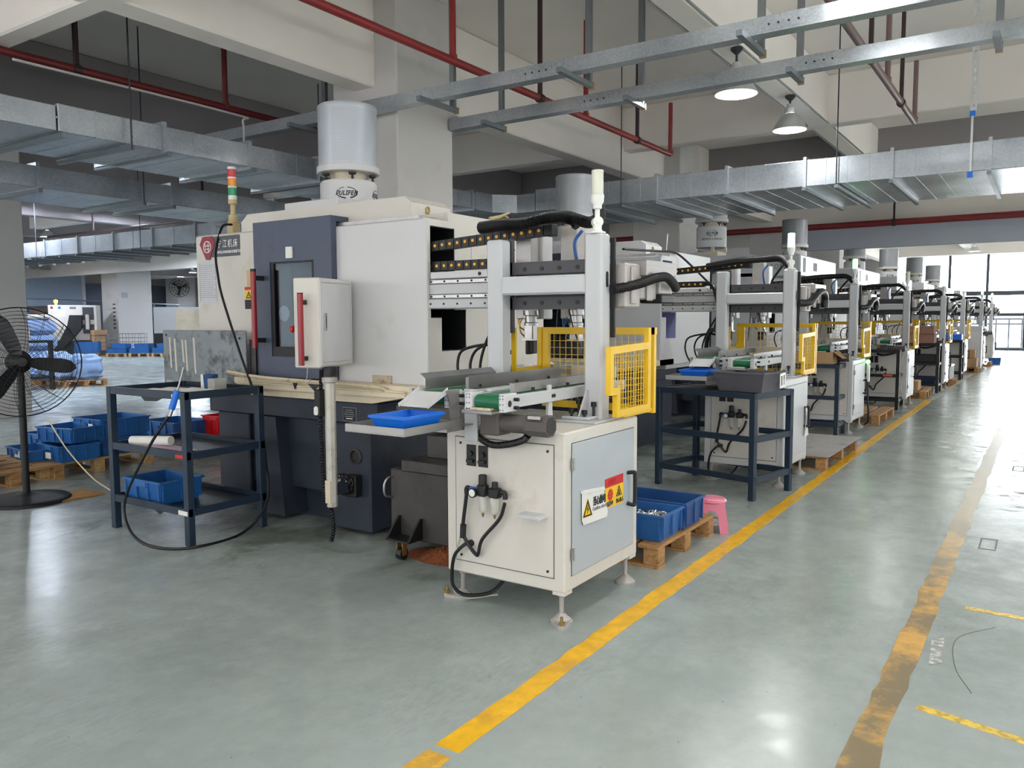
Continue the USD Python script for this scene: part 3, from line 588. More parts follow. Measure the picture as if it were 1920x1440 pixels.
def lathe(dx, dy, label, hero=False, text=None, cavity=BLACK, tall=0.0):
    t = thing('lathe_machine', label, 'machine', (4.9 + dx, 4.6 + dy, 0), None if hero else 'lathes in the row along the aisle')
    D = (dx, dy, 0); P = lambda n, g, m, s=None, par=t, lab=None: part(par, n, g.mv(D), m, s, lab)
    # base: upper band, recessed body, two feet blocks, plinth
    base = P('base', G().b(4.02, 5.5, 3.8, 5.63, .775, .93, .008).b(4.10, 5.5, 3.86, 5.58, .24, .775).b(4.22, 5.4, 3.95, 5.5, .0, .24), NAVYD)
    P('foot_block', G().b(3.99, 4.5, 3.84, 4.22, .025, .775, .012), NAVYD); P('foot_block', G().pr([(4.72, .03), (5.02, .03), (5.02, .775), (4.80, .775)], 'x', 3.99, 4.3), NAVYD)
    P('foot_block', G().b(4.06, 4.4, 5.2, 5.58, .12, .775, .01), NAVYD)
    P('flush_port', G().la([(.056, 0), (.056, -.01), (.044, -.014), (.042, .004)], (3.99, 3.97, .555), axis=(1, 0, 0), n=20), TANK, 40); P('port_recess', G().la([(.043, 0), (0, .0005)], (3.988, 3.97, .555), axis=(-1, 0, 0), n=20), BLACK)
    # coolant gutter
    P('gutter', G().pr([(3.43, 1.06), (5.28, 1.06), (5.28, 1.02), (5.08, .93), (3.82, .93), (3.43, 1.0)], 'x', 4.0, 4.5).b(3.965, 4.1, 3.5, 5.22, 1.015, 1.03, .004).b(3.97, 4.0, 3.5, 5.2, .985, 1.02), CREAM)
    if hero:
        s = P('splash_strip', G().tube([(3.93, 5.26, 1.105), (3.93, 4.9, 1.075), (3.93, 4.4, 1.065), (3.94, 3.95, 1.055), (3.96, 3.72, 1.045), (3.985, 3.66, 1.02)], .016, 6), mat('old_seal_strip', (206, 190, 160), 0.6, dirt=(110, 84, 56), dirt_amt=.3, dirt_scale=9), 40)
    # enclosure
    OP = Polygon([(4.167, 2.12), (4.43, 2.12), (4.43, 1.57), (4.555, 1.57), (4.555, 1.285), (4.28, 1.285), (4.28, 1.51), (4.167, 1.51)])
    body = P('enclosure', G().pr(sbox(4.36, .95, 5.6, 2.225 + tall).difference(OP), 'y', 3.46, 3.95).b(4.36, 5.6, 3.95, 6.0, .95, 2.225 + tall, .004).b(4.24, 4.4, 4.2, 5.0, 1.0, 2.2), WARM if hero else WHITE)
    # side wall with the stepped loader opening (seen from the aisle)
    W = sbox(4.13, 1.0, 5.6, 2.165).union(sbox(4.36, 2.0, 5.6, 2.225 + tall))
    W = W.difference(OP)
    P('side_wall', G().pr(W, 'y', 3.43, 3.458), WARM if hero else WHITE)
    P('opening_liner', G().pr(OP.difference(OP.buffer(-.006, join_style=2)), 'y', 3.434, 3.94).pr(OP, 'y', 3.93, 3.945), cavity)
    P('front_panel', G().b(4.128, 4.16, 3.428, 4.33, 1.055, 2.165, .008), WHITE if hero else GREYWHITE)
    P('left_panel', G().b(4.2, 4.5, 4.96, 6.0, .95, 2.205, .012), WARM if hero else WHITE)
    rf = P('roof_box', G().pr([(3.66, 2.2 + tall), (5.46, 2.2 + tall), (5.46, 2.285 + tall), (5.38, 2.345 + tall), (3.72, 2.345 + tall), (3.66, 2.30 + tall)], 'x', 4.25, 4.68), WARM if hero else WHITE)
    P('roof_hatch', G().b(4.3, 4.62, 4.42, 5.0, 2.345 + tall, 2.405 + tall, .006), WHITE, par=rf)
    P('lifting_eye', G().tube([(4.42 + .018 * math.cos(a), 3.655, 2.26 + tall + .024 * math.sin(a)) for a in np.linspace(0, 2 * np.pi, 16)], .006, 6, smooth=False), BRASS, 40, par=rf)
    P('track_cover', G().b(4.14, 4.3, 3.5, 4.3, 2.167, 2.19), STEEL)
    # sliding door with a window in a black frame
    dp = sbox(4.26, 1.07, 5.1, 2.24); win = sbox(4.44, 1.225, 4.92, 1.935)
    door = P('sliding_door', G().pr(dp.difference(win), 'x', 4.075, 4.13).b(4.13, 4.3, 4.26, 4.95, 2.2, 2.24), NAVY if hero else NAVYD)
    P('window_gasket', G().pr(win.difference(sbox(4.47, 1.30, 4.885, 1.925)), 'x', 4.082, 4.1), BLACK, par=door)
    P('window_glass', G().b(4.09, 4.096, 4.45, 4.91, 1.28, 1.93), DOORP, par=door)
    P('chamber', G().b(4.128, 4.2, 4.4, 4.95, 1.2, 1.96).b(4.11, 4.128, 4.72, 4.76, 1.3, 1.9), mat('chamber_grey', (50, 54, 58), 0.4, var=.4, scale=5), par=door)
    P('chamber_fixture', G().b(4.10, 4.128, 4.5, 4.62, 1.42, 1.72, .01).cy((4.1, 4.8, 1.55), (4.128, 4.8, 1.55), .06, 14), STEEL, par=door)
    hb = P('door_handle', G().tube([(3.985, 5.0, 1.29), (3.985, 5.0, 1.87)], .02, 14, smooth=False), RED, 40)
    for z in (1.80, 1.33): P('handle_bracket', G().b(3.985, 4.08, 4.985, 5.015, z, z + .035), BLACK, par=hb)
    P('handle_cap', G().cy((3.985, 5.0, 1.865), (3.985, 5.0, 1.885), .021, 14), BLACK, par=hb)
    P('nameplate', G().b(4.014, 4.021, 3.985, 4.115, .79, .89), INKG)
    P('nameplate_field', G().b(4.012, 4.015, 3.99, 4.11, .795, .885), BLACK)
    if text:
        hs_ = P('upper_housing', G().b(4.128, 6.4, 2.98, 3.9, 2.1, 2.4, .008), GREYWHITE)
        P('housing_side', G().b(4.14, 5.4, 2.972, 2.98, 2.11, 2.39, .003), WHITE, par=hs_); P('housing_side', G().b(5.41, 6.38, 2.972, 2.98, 2.11, 2.39, .003), WHITE, par=hs_); P('printed_mark', G().b(4.9, 5.1, 2.969, 2.972, 2.2, 2.32), INKG, par=hs_); P('vent_slot', G().b(4.3, 4.42, 2.969, 2.972, 2.16, 2.36), BLACK, par=hs_)
        write(t, text, .078, (4.126 + dx, 3.62 + dy, 2.2), (0, -1, 0), (0, 0, 1), INKG, bold=False)
    return t


m1 = lathe(0, 0, 'nearest lathe with dark navy sliding door, white panels and cream gutter', hero=True)
for k, wd in enumerate((.075, .09, .1, .085, .06)):      # unreadable print of the rating plate, and its silver bars
    part(m1, 'plate_print', G().b(4.0105, 4.0125, 4.05 - wd / 2, 4.05 + wd / 2, .868 - .015 * k, .874 - .015 * k), INKW if k in (4,) else INKG)
# company sign, typed sheet and warning sticker on the left panel
sg = part(m1, 'brand_sign', G().pr([(5.895, 2.185), (5.42, 2.185), (5.42, 2.02), (5.83, 2.02)], 'x', 4.193, 4.2), PLATE)
part(m1, 'brand_emblem', G().pr([(5.925, 2.13), (5.885, 2.19), (5.76, 2.19), (5.725, 2.13), (5.80, 2.0), (5.845, 2.0)], 'x', 4.188, 4.193), LOGOR)
em = flat((4.1875, 5.825, 2.105), (0, -1, 0), (0, 0, 1), [Polygon([(math.cos(a) * .052, math.sin(a) * .05) for a in np.linspace(0, 6.283, 25)]).difference(Polygon([(math.cos(a) * .044, math.sin(a) * .042) for a in np.linspace(0, 6.283, 25)])), sbox(-.035, .005, .035, .013), sbox(-.03, -.03, -.022, .03), sbox(.012, -.04, .02, .035), sbox(-.012, -.022, .03, -.014)])
part(m1, 'emblem_mark', em, INKW)
for k, ch in enumerate('宁江机床'): write(m1, ch, .052, (4.1915, 5.70 - .068 * k, 2.096), (0, -1, 0), (0, 0, 1), INKW, 'cjk', squeeze=.86)
write(m1, 'NINGJIANGMACHINETOOL', .021, (4.1915, 5.70, 2.045), (0, -1, 0), (0, 0, 1), INKW, bold=True, squeeze=.83)
sheet = part(m1, 'typed_sheet', G().b(4.197, 4.2, 5.72, 5.965, 1.64, 1.985), mat('typed_sheet', (206, 206, 210), .6))
g = G()
for k in range(17):
    g.b(4.1955, 4.197, 5.74 + (.03 if k % 3 == 2 else 0), 5.945, 1.955 - .0165 * k, 1.958 - .0165 * k)
part(m1, 'sheet_print', g.b(4.1955, 4.197, 5.735, 5.738, 1.66, 1.97).b(4.1955, 4.197, 5.948, 5.951, 1.66, 1.97), mat('pencil_grey', (150, 150, 158), .7))
st = part(m1, 'warning_sticker', G().b(4.197, 4.2, 5.275, 5.375, 1.665, 1.74), SIGNY); part(m1, 'sticker_header', G().b(4.1965, 4.2, 5.275, 5.375, 1.742, 1.765), SIGNR); part(m1, 'sticker_text_block', G().b(4.1965, 4.2, 5.275, 5.375, 1.59, 1.663), BLACK)
part(m1, 'warning_triangle', flat((4.1965, 5.325, 1.675), (0, -1, 0), (0, 0, 1), [Polygon([(-.034, 0), (.034, 0), (0, .056)]).difference(Polygon([(-.022, .007), (.022, .007), (0, .043)])), Polygon([(.004, .034), (-.008, .02), (0, .02), (-.004, .009), (.008, .023), (0, .023)])]), BLACK)
part(m1, 'tan_strip', G().b(4.197, 4.2, 5.30, 5.345, 1.77, 1.9), mat('tan_tape', (214, 178, 128), .6))
part(m1, 'white_tag', G().b(4.06, 4.075, 4.655, 4.725, 1.955, 2.04, .003), PAPER, label='small white tag plate on the door')
part(m1, 'guard_strip', G().b(4.06, 4.1, 5.09, 5.16, 1.0, 1.35), SOOT)
for y, zz, a in ((4.50, 1.345, 0), (4.62, 1.33, 0)):
    pass
for y0, y1 in ((4.52, 4.56), (4.28, 4.40)):
    part(m1, 'worn_notch', G().pr([(y0, 1.045), (y1, 1.045), ((y0 + y1) / 2, 1.0)], 'x', 3.955, 3.966), SOOT)
part(m1, 'rusty_ledge', G().b(4.115, 4.13, 3.75, 3.92, 1.06, 1.115), mat('rusty_cream', (190, 176, 152), .6, dirt=(120, 88, 58), dirt_amt=.5, dirt_scale=8))
part(m1, 'reflector_mark', flat((4.62, 3.4295, 2.02), (1, 0, 0), (0, 0, 1), [Polygon([(.07 * math.cos(a) + r, .07 * math.sin(a)) for a in np.linspace(.3, 2.8, 14)] + [(.066 * math.cos(a) + r, .066 * math.sin(a)) for a in np.linspace(2.8, .3, 14)]) for r in (0, .02)] + [sbox(-.002, -.09, .002, .06)]), mat('faint_tree_print', (176, 176, 178), .6), label='faint printed tree emblem')
# the control pendant on its hanging post: box turned towards the operator
px0, ang = np.array([3.66, 3.95]), math.degrees(math.atan2(4.073 - 3.95, 4.07 - 3.66))
pend = thing('control_pendant', 'white control cabinet on a hanging post with red grip before the navy door', 'control box', (3.72, 3.97, .25))
def pb(*a, c=0.0):
    return G().b(*a, c).rz(ang).mv((px0[0], px0[1], 0))
bx = part(pend, 'case', pb(0, .44, 0, .19, 1.185, 1.775, c=.008), WARM)
part(bx, 'rim', G().pr(sbox(.012, 1.2, .43, 1.762).difference(sbox(.03, 1.215, .415, 1.747)), 'y', -.006, 0).rz(ang).mv((*px0, 0)), WHITE)
part(bx, 'door_leaf', pb(.035, .41, -.005, 0, 1.22, 1.742, c=.003), WHITE)
part(bx, 'door_lock', pb(.055, .085, -.012, -.005, 1.43, 1.545, c=.004), STEEL); part(bx, 'lock_slot', pb(.064, .076, -.0135, -.011, 1.45, 1.525), PLATE)
gr = part(pend, 'red_grip', G().tube([(-.06, .10, 1.205), (-.06, .10, 1.67)], .019, 14, smooth=False).rz(ang).mv((*px0, 0)), RED, 40)
part(gr, 'grip_bracket', pb(-.055, 0, .085, .115, 1.60, 1.63, c=.004), BLACK); part(gr, 'grip_bracket', pb(-.055, 0, .085, .115, 1.235, 1.265, c=.004), BLACK)
part(gr, 'grip_cap', G().cy((-.06, .10, 1.668), (-.06, .10, 1.675), .0195, 14).rz(ang).mv((*px0, 0)), BLACK)
part(pend, 'emergency_button', G().la([(.022, 0), (.024, .014), (.016, .024), (0, .025)], (3.64, 4.168, 1.44), axis=(-.3, .95, 0), n=14), REDP, 40)
part(pend, 'swivel', G().cy((3.765, 3.975, 1.12), (3.765, 3.975, 1.19), .05, 20), BLACK, 40)
PX, PY = 3.752, 3.962
part(pend, 'post_collar', G().la([(.036, 0), (.052, .005), (.052, .035), (.036, .04)], (PX, PY, 1.085), n=20), ALU, 40)
part(pend, 'post', G().la([(0, .25), (.036, .25), (.036, 1.1), (0, 1.1)], (PX, PY, 0), n=8), mat('worn_white_post', (206, 200, 192), .5, dirt=(150, 134, 112), dirt_amt=.3, dirt_scale=9))
part(pend, 'post_cover', G().b(PX - .037, PX - .032, PY - .022, PY + .03, .275, .43, .003), CREAM)
part(pend, 'post_arm', G().b(PX + .02, 4.0, PY - .03, PY + .03, .33, .40), NAVYD)
part(pend, 'cable_bundle', G().ribbed([(3.715, 4.0, 1.17), (3.712, 4.012, .9), (3.716, 4.012, .6), (3.722, 4.0, .35), (3.748, 3.968, .22), (3.756, 3.96, .1), (3.74, 3.965, .012)], .0125, .02, 8, .25), RUBBER, 40)
hk = part(pend, 'hook', G().tube([(3.68, 4.09, 1.185), (3.68, 4.1, 1.12), (3.68, 4.11, 1.09), (3.68, 4.085, 1.085), (3.68, 4.065, 1.115)], .003, 6), STEEL)
part(pend, 'white_plug', G().la([(.012, 0), (.02, .01), (.02, .05), (.01, .06), (0, .06)], (3.685, 4.02, .87), n=12), WHITEP, 40)
part(pend, 'junction_box', G().b(3.68, 3.74, 3.99, 4.04, .86, 1.04, .006), BLACK)
# taped cable connector on the base
cn = thing('taped_connector', 'cable connector bound in shiny black tape on the base block', 'connector', (3.95, 3.98, .3))
part(cn, 'plug_box', G().b(3.92, 3.99, 3.915, 4.02, .28, .43, .008), BLACK)
gt = G()
for k in range(16):
    a = RNG.uniform(0, 6.28, 4); c0 = np.array([3.90, 4.01, .355]); p = [c0 + np.array([RNG.uniform(-.035, .02), .075 * math.cos(v), .08 * math.sin(v)]) for v in np.cumsum(RNG.uniform(.3, .9, 5))]
    gt.tube(p, RNG.uniform(.006, .014), 6)
part(cn, 'tape_bundle', gt.la([(0, -.07), (.05, -.05), (.062, 0), (.045, .06), (0, .08)], (3.905, 4.01, .36), n=10), mat('glossy_black_tape', (18, 18, 20), .18, spec=.8), 40)
# splash board left of the machine
sb = thing('splash_board', 'grey worn sheet metal board with strips of old tape', 'guard board', (4.0, 5.8, .96))
part(sb, 'board', G().b(4.03, 4.045, 5.17, 6.25, .90, 1.42, .004), TIN)
for y, z0, z1 in ((6.13, 1.1, 1.36), (6.06, 1.07, 1.35), (5.955, 1.15, 1.34), (5.91, 1.08, 1.34), (5.80, 1.06, 1.36)):
    part(sb, 'tape_strip', G().pr([(y, z0), (y + .022, z0 + .01), (y + .034, z1), (y + .012, z1)], 'x', 4.028, 4.03), mat('masking_tape', (206, 200, 186), .7))
part(sb, 'sticker_patch', G().b(4.028, 4.03, 6.13, 6.22, .93, 1.0), mat('faded_sticker', (176, 176, 172), .7))
part(sb, 'bolt', bolts(G(), [(4.03, 5.24, 1.36), (4.03, 6.2, 1.38)], (-1, 0, 0)), BLACK)
# stack light
sl = thing('signal_tower', 'red, orange and green signal tower on the nearest lathe', 'signal light', (4.45, 5.82, 2.2))
TX, TY = 4.45, 5.82
part(sl, 'foot', G().la([(.0, 0), (.046, 0), (.046, .01), (.04, .015), (.04, .06), (.022, .065), (.022, .15), (.036, .155), (.038, .19), (0, .19)], (TX, TY, 2.205 + .125), n=18), TOWERB, 40)
part(sl, 'foot_bracket', G().b(TX - .04, TX + .04, TY - .04, TY + .04, 2.205, 2.33, .005), TOWERB)
for z, h, m, nm in ((2.52, .035, WHITEP, 'spacer'), (2.555, .065, LENSG, 'green_lens'), (2.62, .012, WHITEP, 'spacer'), (2.632, .065, LENSO, 'orange_lens'), (2.697, .012, WHITEP, 'spacer'), (2.709, .065, LENSR, 'red_lens'), (2.774, .02, WHITEP, 'cap')):
    part(sl, nm, G().la([(0, 0), (.036, 0), (.036, h), (0, h)], (TX, TY, z), n=20), m, 40)
# the second and further lathes
m2 = lathe(3.84, 0, 'second lathe, white, with lavender lined loader opening', cavity=LAV)
m3 = lathe(7.68, 0, 'third white lathe, marked with the beginning of a type number', cavity=BLACK, tall=.1, text='K3610IV')
m4 = lathe(11.5, -.05, 'fourth grey-white lathe, type number on its front', tall=.1, text='K3610IV')
for k, (dx, dy) in enumerate(((15.3, -.15), (19.2, -.22), (23.1, -.36), (26.9, -.42))):
    dup(m4, (dx - 11.5, dy + .05, 0), ('fifth', 'sixth', 'seventh', 'eighth')[k] + ' lathe down the row towards the window, behind its loader')

# ---------------------------------------------------------------- oil mist collectors
def collector(x, y, z, label, r=.235, drum=PERF, detail=True):
    t = thing('mist_collector', label, 'mist collector', (x, y, z), 'oil mist collectors')
    lo = part(t, 'motor_drum', G().la([(0, 0), (r * .97, 0), (r * .97, .3), (r * .93, .315), (0, .315)], (x, y, z + .07), n=32), WHITE, 40)
    part(t, 'neck', G().la([(r * .6, .385), (r * .6, .455)], (x, y, z), n=24), CREAM, 40)
    part(t, 'plate', G().la([(0, .45), (r * 1.05, .45), (r * 1.07, .455), (r * 1.07, .5), (r * 1.05, .505), (0, .505)], (x, y, z), n=32), WHITE, 40)
    g = [(r, .505 + .0 * k) for k in range(1)] + [(r, .94), (r * 1.01, .945), (r * 1.01, .975), (r * .98, .985), (0, .985)]
    dr = part(t, 'filter_drum', G().la(g, (x, y, z), n=36), drum, 40)
    if detail:      # the perforated sheet: rows of small dents
        v = G()
        for i in range(34):
            for j in range(56):
                a = -2.9 + (j + .5 * (i % 2)) * .047; p = np.array([x + math.cos(a) * (r + .0002), y + math.sin(a) * (r + .0002), z + .52 + i * .0125])
                tx, n = np.array([-math.sin(a), math.cos(a), 0]) * .0028, np.array([math.cos(a), math.sin(a), 0]) * .0004
                v.add([p - tx, p + (0, 0, .0028), p + tx, p - (0, 0, .0028)], [[0, 1, 2], [0, 2, 3]])
        part(dr, 'perforation', v, mat('perforation_shadow', (132, 136, 146), .6), kind='stuff')
    part(t, 'rib_band', G().la([(r * 1.002, .515), (r * 1.006, .518), (r * 1.002, .521)], (x, y, z), n=32), WHITE)
    for a in (-2.2, -3.4, -1.1):
        part(t, 'clamp_knob', G().la([(.01, 0), (.01, .03), (.03, .035), (.03, .05), (0, .055)], (x + math.cos(a) * r * .86, y + math.sin(a) * r * .86, z + .39), n=10), BLACK, 40)
    for a in (-2.7, -1.2):
        part(t, 'foot', G().b(x + math.cos(a) * r * .9 - .02, x + math.cos(a) * r * .9 + .02, y + math.sin(a) * r * .9 - .02, y + math.sin(a) * r * .9 + .02, z, z + .075), CREAM)
    return t


def ring_text(t, x, y, z, r, text, h, a0, bold=False, italic=0.0, sq=1.0):
    """Lettering bent round a drum."""
    sh = affinity.scale(text2d(text, h, bold=bold, italic=italic), sq, 1, origin=(0, 0)); cx = (sh.bounds[0] + sh.bounds[2]) / 2
    g = G().pr(sh.segmentize(.012), 'z', 0, .001); v = g.v; out = []
    for w in v:
        a = a0 + (w[:, 0] - cx) / r; out.append(np.stack([x + np.cos(a) * (r + w[:, 2]), y + np.sin(a) * (r + w[:, 2]), z + w[:, 1]], 1))
    g.v = out; return part(t, 'lettering', g, INK)


def ring_logo(t, x, y, z, r, w, h, a0):
    an = np.linspace(0, 2 * np.pi, 41); e = Polygon([(w * math.cos(a), h * math.sin(a)) for a in an]).difference(Polygon([(w * .93 * math.cos(a) - w * .02, h * .84 * math.sin(a) + h * .05) for a in an])).difference(sbox(-w * .25, h * .7, w * .05, h * 1.2)).difference(sbox(-w * .1, -h * 1.2, w * .3, -h * .7))
    g = G().pr(e, 'z', 0, .001); out = []
    for q in g.v:
        a = a0 + q[:, 0] / r; out.append(np.stack([x + np.cos(a) * (r + q[:, 2]), y + np.sin(a) * (r + q[:, 2]), z + q[:, 1]], 1))
    g.v = out; part(t, 'logo_ring', g, INK)


def brand(t, x, y, z, r=.235, angles=(-2.42,)):
    for a in angles:
        ring_logo(t, x, y, z + .275, r * .972, .083, .046, a)
        ring_text(t, x, y, z + .257, r * .972, 'PULIFEN', .034, a, True, .25, .86)
        ring_text(t, x, y, z + .175, r * .972, 'Oil mist collector', .034, a + .02, False, 0, .93)


CS = [(4.80, 4.80, 2.225), (8.62, 4.83, 2.225), (12.20, 4.42, 2.52), (16.1, 4.17, 2.40), (19.9, 3.80, 2.40), (23.8, 3.68, 2.35), (27.6, 3.53, 2.35), (31.4, 3.43, 2.3)]
c1 = collector(*CS[0], 'big white perforated oil mist collector on the nearest lathe'); brand(c1, *CS[0], angles=(-2.42, -1.02))
c2 = collector(*CS[1], 'grey oil mist collector behind the nearest loader gantry', drum=mat('grey_drum', (176, 178, 182), .45, metal=.3)); brand(c2, *CS[1])
c3 = collector(*CS[2], 'white oil mist collector on tall feet on the third lathe', drum=WHITE, detail=False); brand(c3, *CS[2], angles=(-2.75,))
part(c3, 'stand', G().b(12.0, 12.4, 4.25, 4.6, 2.33, 2.52), CREAM)
GD = mat('mid_grey_drum', (150, 152, 156), .45, metal=.3)
c4 = collector(*CS[3], 'plain grey oil mist collector behind the green lit second beacon', drum=GD, detail=False); brand(c4, *CS[3], angles=(-2.8,))
for k in range(4, 8):
    dup(c4, np.array(CS[k]) - np.array(CS[3]), ('fifth grey mist collector, half before the bulkhead beam', 'sixth mist collector by the white pier', 'seventh mist collector against the bright window', 'last small mist collector against the bright window')[k - 4])
for k in range(3, 8):
    x, y, z = CS[k]; dxk = (11.5, 15.3, 19.2, 23.1, 26.9)[k - 3]
    s = thing('collector_stand', 'white plinth under the %s mist collector' % ('fourth', 'fifth', 'sixth', 'seventh', 'eighth')[k - 3], 'stand', (x, y, 2.2))
    part(s, 'plinth', G().b(x - .22, x + .22, y - .22, y + .22, 2.322, z, .006), GREYWHITE)
# ================================================================ loaders: cabinet, gantry, two conveyors
def foot(t, x, y, D, bolt=0):
    f = part(t, 'levelling_foot', G().la([(0, 0), (.055, 0), (.056, .012), (.03, .035), (.022, .045), (.012, .05), (.012, .165), (0, .165)], (x, y, 0), n=16).mv(D), ALU, 40)
    part(f, 'lock_nut', G().cy((x, y, .135), (x, y, .152), .02, 6).mv(D), STEEL)
    if bolt:
        d = np.array([math.cos(bolt), math.sin(bolt), 0])
        part(f, 'foot_ear', G().pr(Polygon([(x + q[0], y + q[1]) for q in (np.array([d[0], d[1]]) * .085 + np.array([math.cos(a), math.sin(a)]) * .022 for a in np.linspace(0, 6.28, 10))]).union(Polygon([(x + .05 * math.cos(a), y + .05 * math.sin(a)) for a in np.linspace(0, 6.28, 16)])).convex_hull, 'z', 0, .02).mv(D), ALU)
        part(f, 'anchor_bolt', G().cy((x + d[0] * .09, y + d[1] * .09, .02), (x + d[0] * .09, y + d[1] * .09, .06), .008, 8).cy((x + d[0] * .09, y + d[1] * .09, .02), (x + d[0] * .09, y + d[1] * .09, .034), .017, 6).mv(D), BRASS)


def chain(t, pts, h, D, n_dots, dot0=0.03, pitch=.062, name='drag_chain'):
    """A drag chain along y with an orange dot on every link."""
    (x, y0, z0), (_, y1, z1) = pts
    L = y1 - y0; c = part(t, name, G().pr([(y0, z0 - h / 2), (y1, z1 - h / 2), (y1, z1 + h / 2), (y0, z0 + h / 2)], 'x', x, x + .06).mv(D), BLACK)
    for k in range(int(L / pitch)):
        y = y0 + pitch * (k + .5); z = z0 + (z1 - z0) * (y - y0) / L
        part(c, 'chain_link', G().b(x - .004, x, y - pitch * .46, y + pitch * .3, z - h * .44, z + h * .44).mv(D), RUBBER)
        if k < n_dots: part(c, 'orange_dot', G().la([(.0115, 0), (.010, -.004), (0, -.0045)], (x - .004, y, z), axis=(1, 0, 0), n=10).mv(D), ORANGE)
    return c


def loader(dx, dy, label, hero, shelf=True):
    t = thing('gantry_loader', label, 'loading robot', (3.72 + dx, 2.27 + dy, 0)); D = (dx, dy, 0)
    P = lambda n, g, m, s=None, par=t, lab=None: part(par, n, g.mv(D), m, s, lab)
    WP = GREYWHITE
    # cabinet on four levelling feet
    cab = P('cabinet', G().b(3.31, 4.13, 1.908, 2.63, .165, .955, .008).b(3.315, 3.39, 1.912, 1.98, .15, .17).b(4.05, 4.125, 1.912, 1.98, .15, .17), WARM if hero else WHITE)
    for x, y, b in ((3.36, 1.955, -2.6 if hero else 0), (3.385, 2.585, 2.0 if hero else 0), (4.08, 1.955, 0), (4.08, 2.585, 0)): foot(t, x, y, D, b)
    P('side_panel', G().b(3.304, 3.31, 1.97, 2.565, .235, .89, .003), WARM, par=cab)
    P('panel_gap', G().pr(sbox(1.966, .231, 2.569, .894).difference(sbox(1.97, .235, 2.565, .89)), 'x', 3.308, 3.3102), PLATE, par=cab)
    P('panel_bolt', bolts(G(), [(3.304, y, z) for y in (2.0, 2.53) for z in (.265, .86)], (-1, 0, 0), .007, .004), BLACK, par=cab)
    P('door_leaf', G().b(3.375, 4.07, 1.9, 1.908, .24, .895, .003), COOLW if hero else WP, par=cab)
    P('door_gap', G().pr(sbox(3.371, .236, 4.074, .899).difference(sbox(3.375, .24, 4.07, .895)), 'y', 1.9075, 1.9095), PLATE, par=cab)
    for z in (.32, .765): P('hinge', G().b(3.36, 3.385, 1.893, 1.902, z, z + .058, .002).cy((3.372, 1.892, z), (3.372, 1.892, z + .058), .005, 8), STEEL, par=cab)
    P('handle', G().tube([(3.985, 1.9, .655), (3.99, 1.868, .66), (4.0, 1.862, .645), (4.0, 1.862, .495), (3.99, 1.868, .48), (3.985, 1.9, .485)], .011, 8, k=5), BLACK, 40, par=cab)
    for y in (2.46, 2.385):
        s = P('switch_plate', G().b(3.297, 3.304, y - .058 + .029, y + .029, .745, .855, .002), BLACK, par=cab)
        part(t, 'selector_knob', G().cy((3.285, y, .81), (3.297, y, .81), .014, 14).b(3.28, 3.297, y - .02, y + .02, .765, .78).mv(D), RUBBER, 40)
    # gantry: two square posts and the cross beam, feet plates bolted on the cabinet
    rad = .012
    gan = P('gantry_post', G().b(3.80, 3.90, 1.968, 2.076, .95, 1.952, rad), WP)
    P('gantry_post', G().b(3.80, 3.90, 2.608, 2.716, .93, 1.952, rad), WP)
    P('cross_beam', G().b(3.80, 3.90, 2.07, 2.614, 1.635, 1.74, rad), WP)
    P('post_base', G().b(3.66, 3.98, 1.93, 2.17, .955, .968, .003).b(3.69, 3.80, 1.99, 2.15, .968, .985, .004), WP)
    P('post_bracket', G().b(3.62, 3.98, 2.55, 2.72, .935, .95).b(3.9, 4.1, 2.45, 2.72, .4, .95), WP)
    P('gusset', G().pr([(3.70, .985), (3.80, .985), (3.80, 1.12), (3.785, 1.12)], 'y', 2.045, 2.055), WP)
    bg = G()
    for x, y, h in ((3.715, 2.10, .045), (3.72, 2.025, .04), (3.775, 2.09, .09), (3.775, 2.0, .08)): bg.cy((x, y, .98), (x, y, .98 + h - .02), .008, 8).cy((x, y, .98 + h - .025), (x, y, .98 + h), .015, 10)
    P('anchor_bolt', bg, BLACK)
    # mounting plate and the long rail behind the posts, reaching into the lathe
    mp = P('mounting_plate', G().b(3.90, 3.93, 2.05, 2.64, 1.755, 1.825).b(3.90, 3.93, 2.05, 2.64, 1.555, 1.625).b(3.90, 3.925, 2.6, 2.64, 1.42, 1.96).b(3.93, 4.1, 2.1, 2.6, 1.6, 1.78), DGREY)
    P('plate_screw', bolts(G(), [(3.90, 2.17 + .115 * k, z) for k in range(4) for z in (1.785, 1.592)], (-1, 0, 0), .012, .004, 10), BLACK, par=mp)
    rail = P('rail_beam', G().b(4.17, 4.30, 2.0, 3.93, 1.57, 1.80, .004).b(4.158, 4.17, 2.0, 3.93, 1.668, 1.728), GREYWHITE)
    P('linear_guide', G().b(4.15, 4.17, 2.02, 3.93, 1.733, 1.762, .004), STEEL, par=rail); P('linear_guide', G().b(4.15, 4.17, 2.02, 3.93, 1.637, 1.664, .004), STEEL, par=rail); P('guide_skirt', G().b(4.142, 4.17, 2.02, 3.93, 1.572, 1.632, .006), GREYWHITE, par=rail)
    P('guide_screw', bolts(G(), [(4.15, 2.2 + .11 * k, z) for k in range(15) for z in (1.748, 1.65)] + [(4.142, 2.2 + .11 * k, 1.602) for k in range(15)], (-1, 0, 0), .007, .003, 8), BLACK, par=rail)
    P('rail_cover', G().b(4.13, 4.168, 2.92, 3.4, 1.766, 1.81, .003), WHITE, par=rail); P('cover_screw', bolts(G(), [(4.13, 3.0, 1.788)], (-1, 0, 0), .012, .005), BLACK, par=rail)
    chain(t, [(4.18, 2.98, 1.852), (4.18, 3.88, 1.852)], .06, D, 22); chain(t, [(4.18, 2.56, 2.035), (4.18, 3.88, 1.955)], .064, D, 30)
    P('chain_bracket', G().b(4.18, 4.25, 2.5, 2.56, 2.0, 2.07, .004), BLACK)
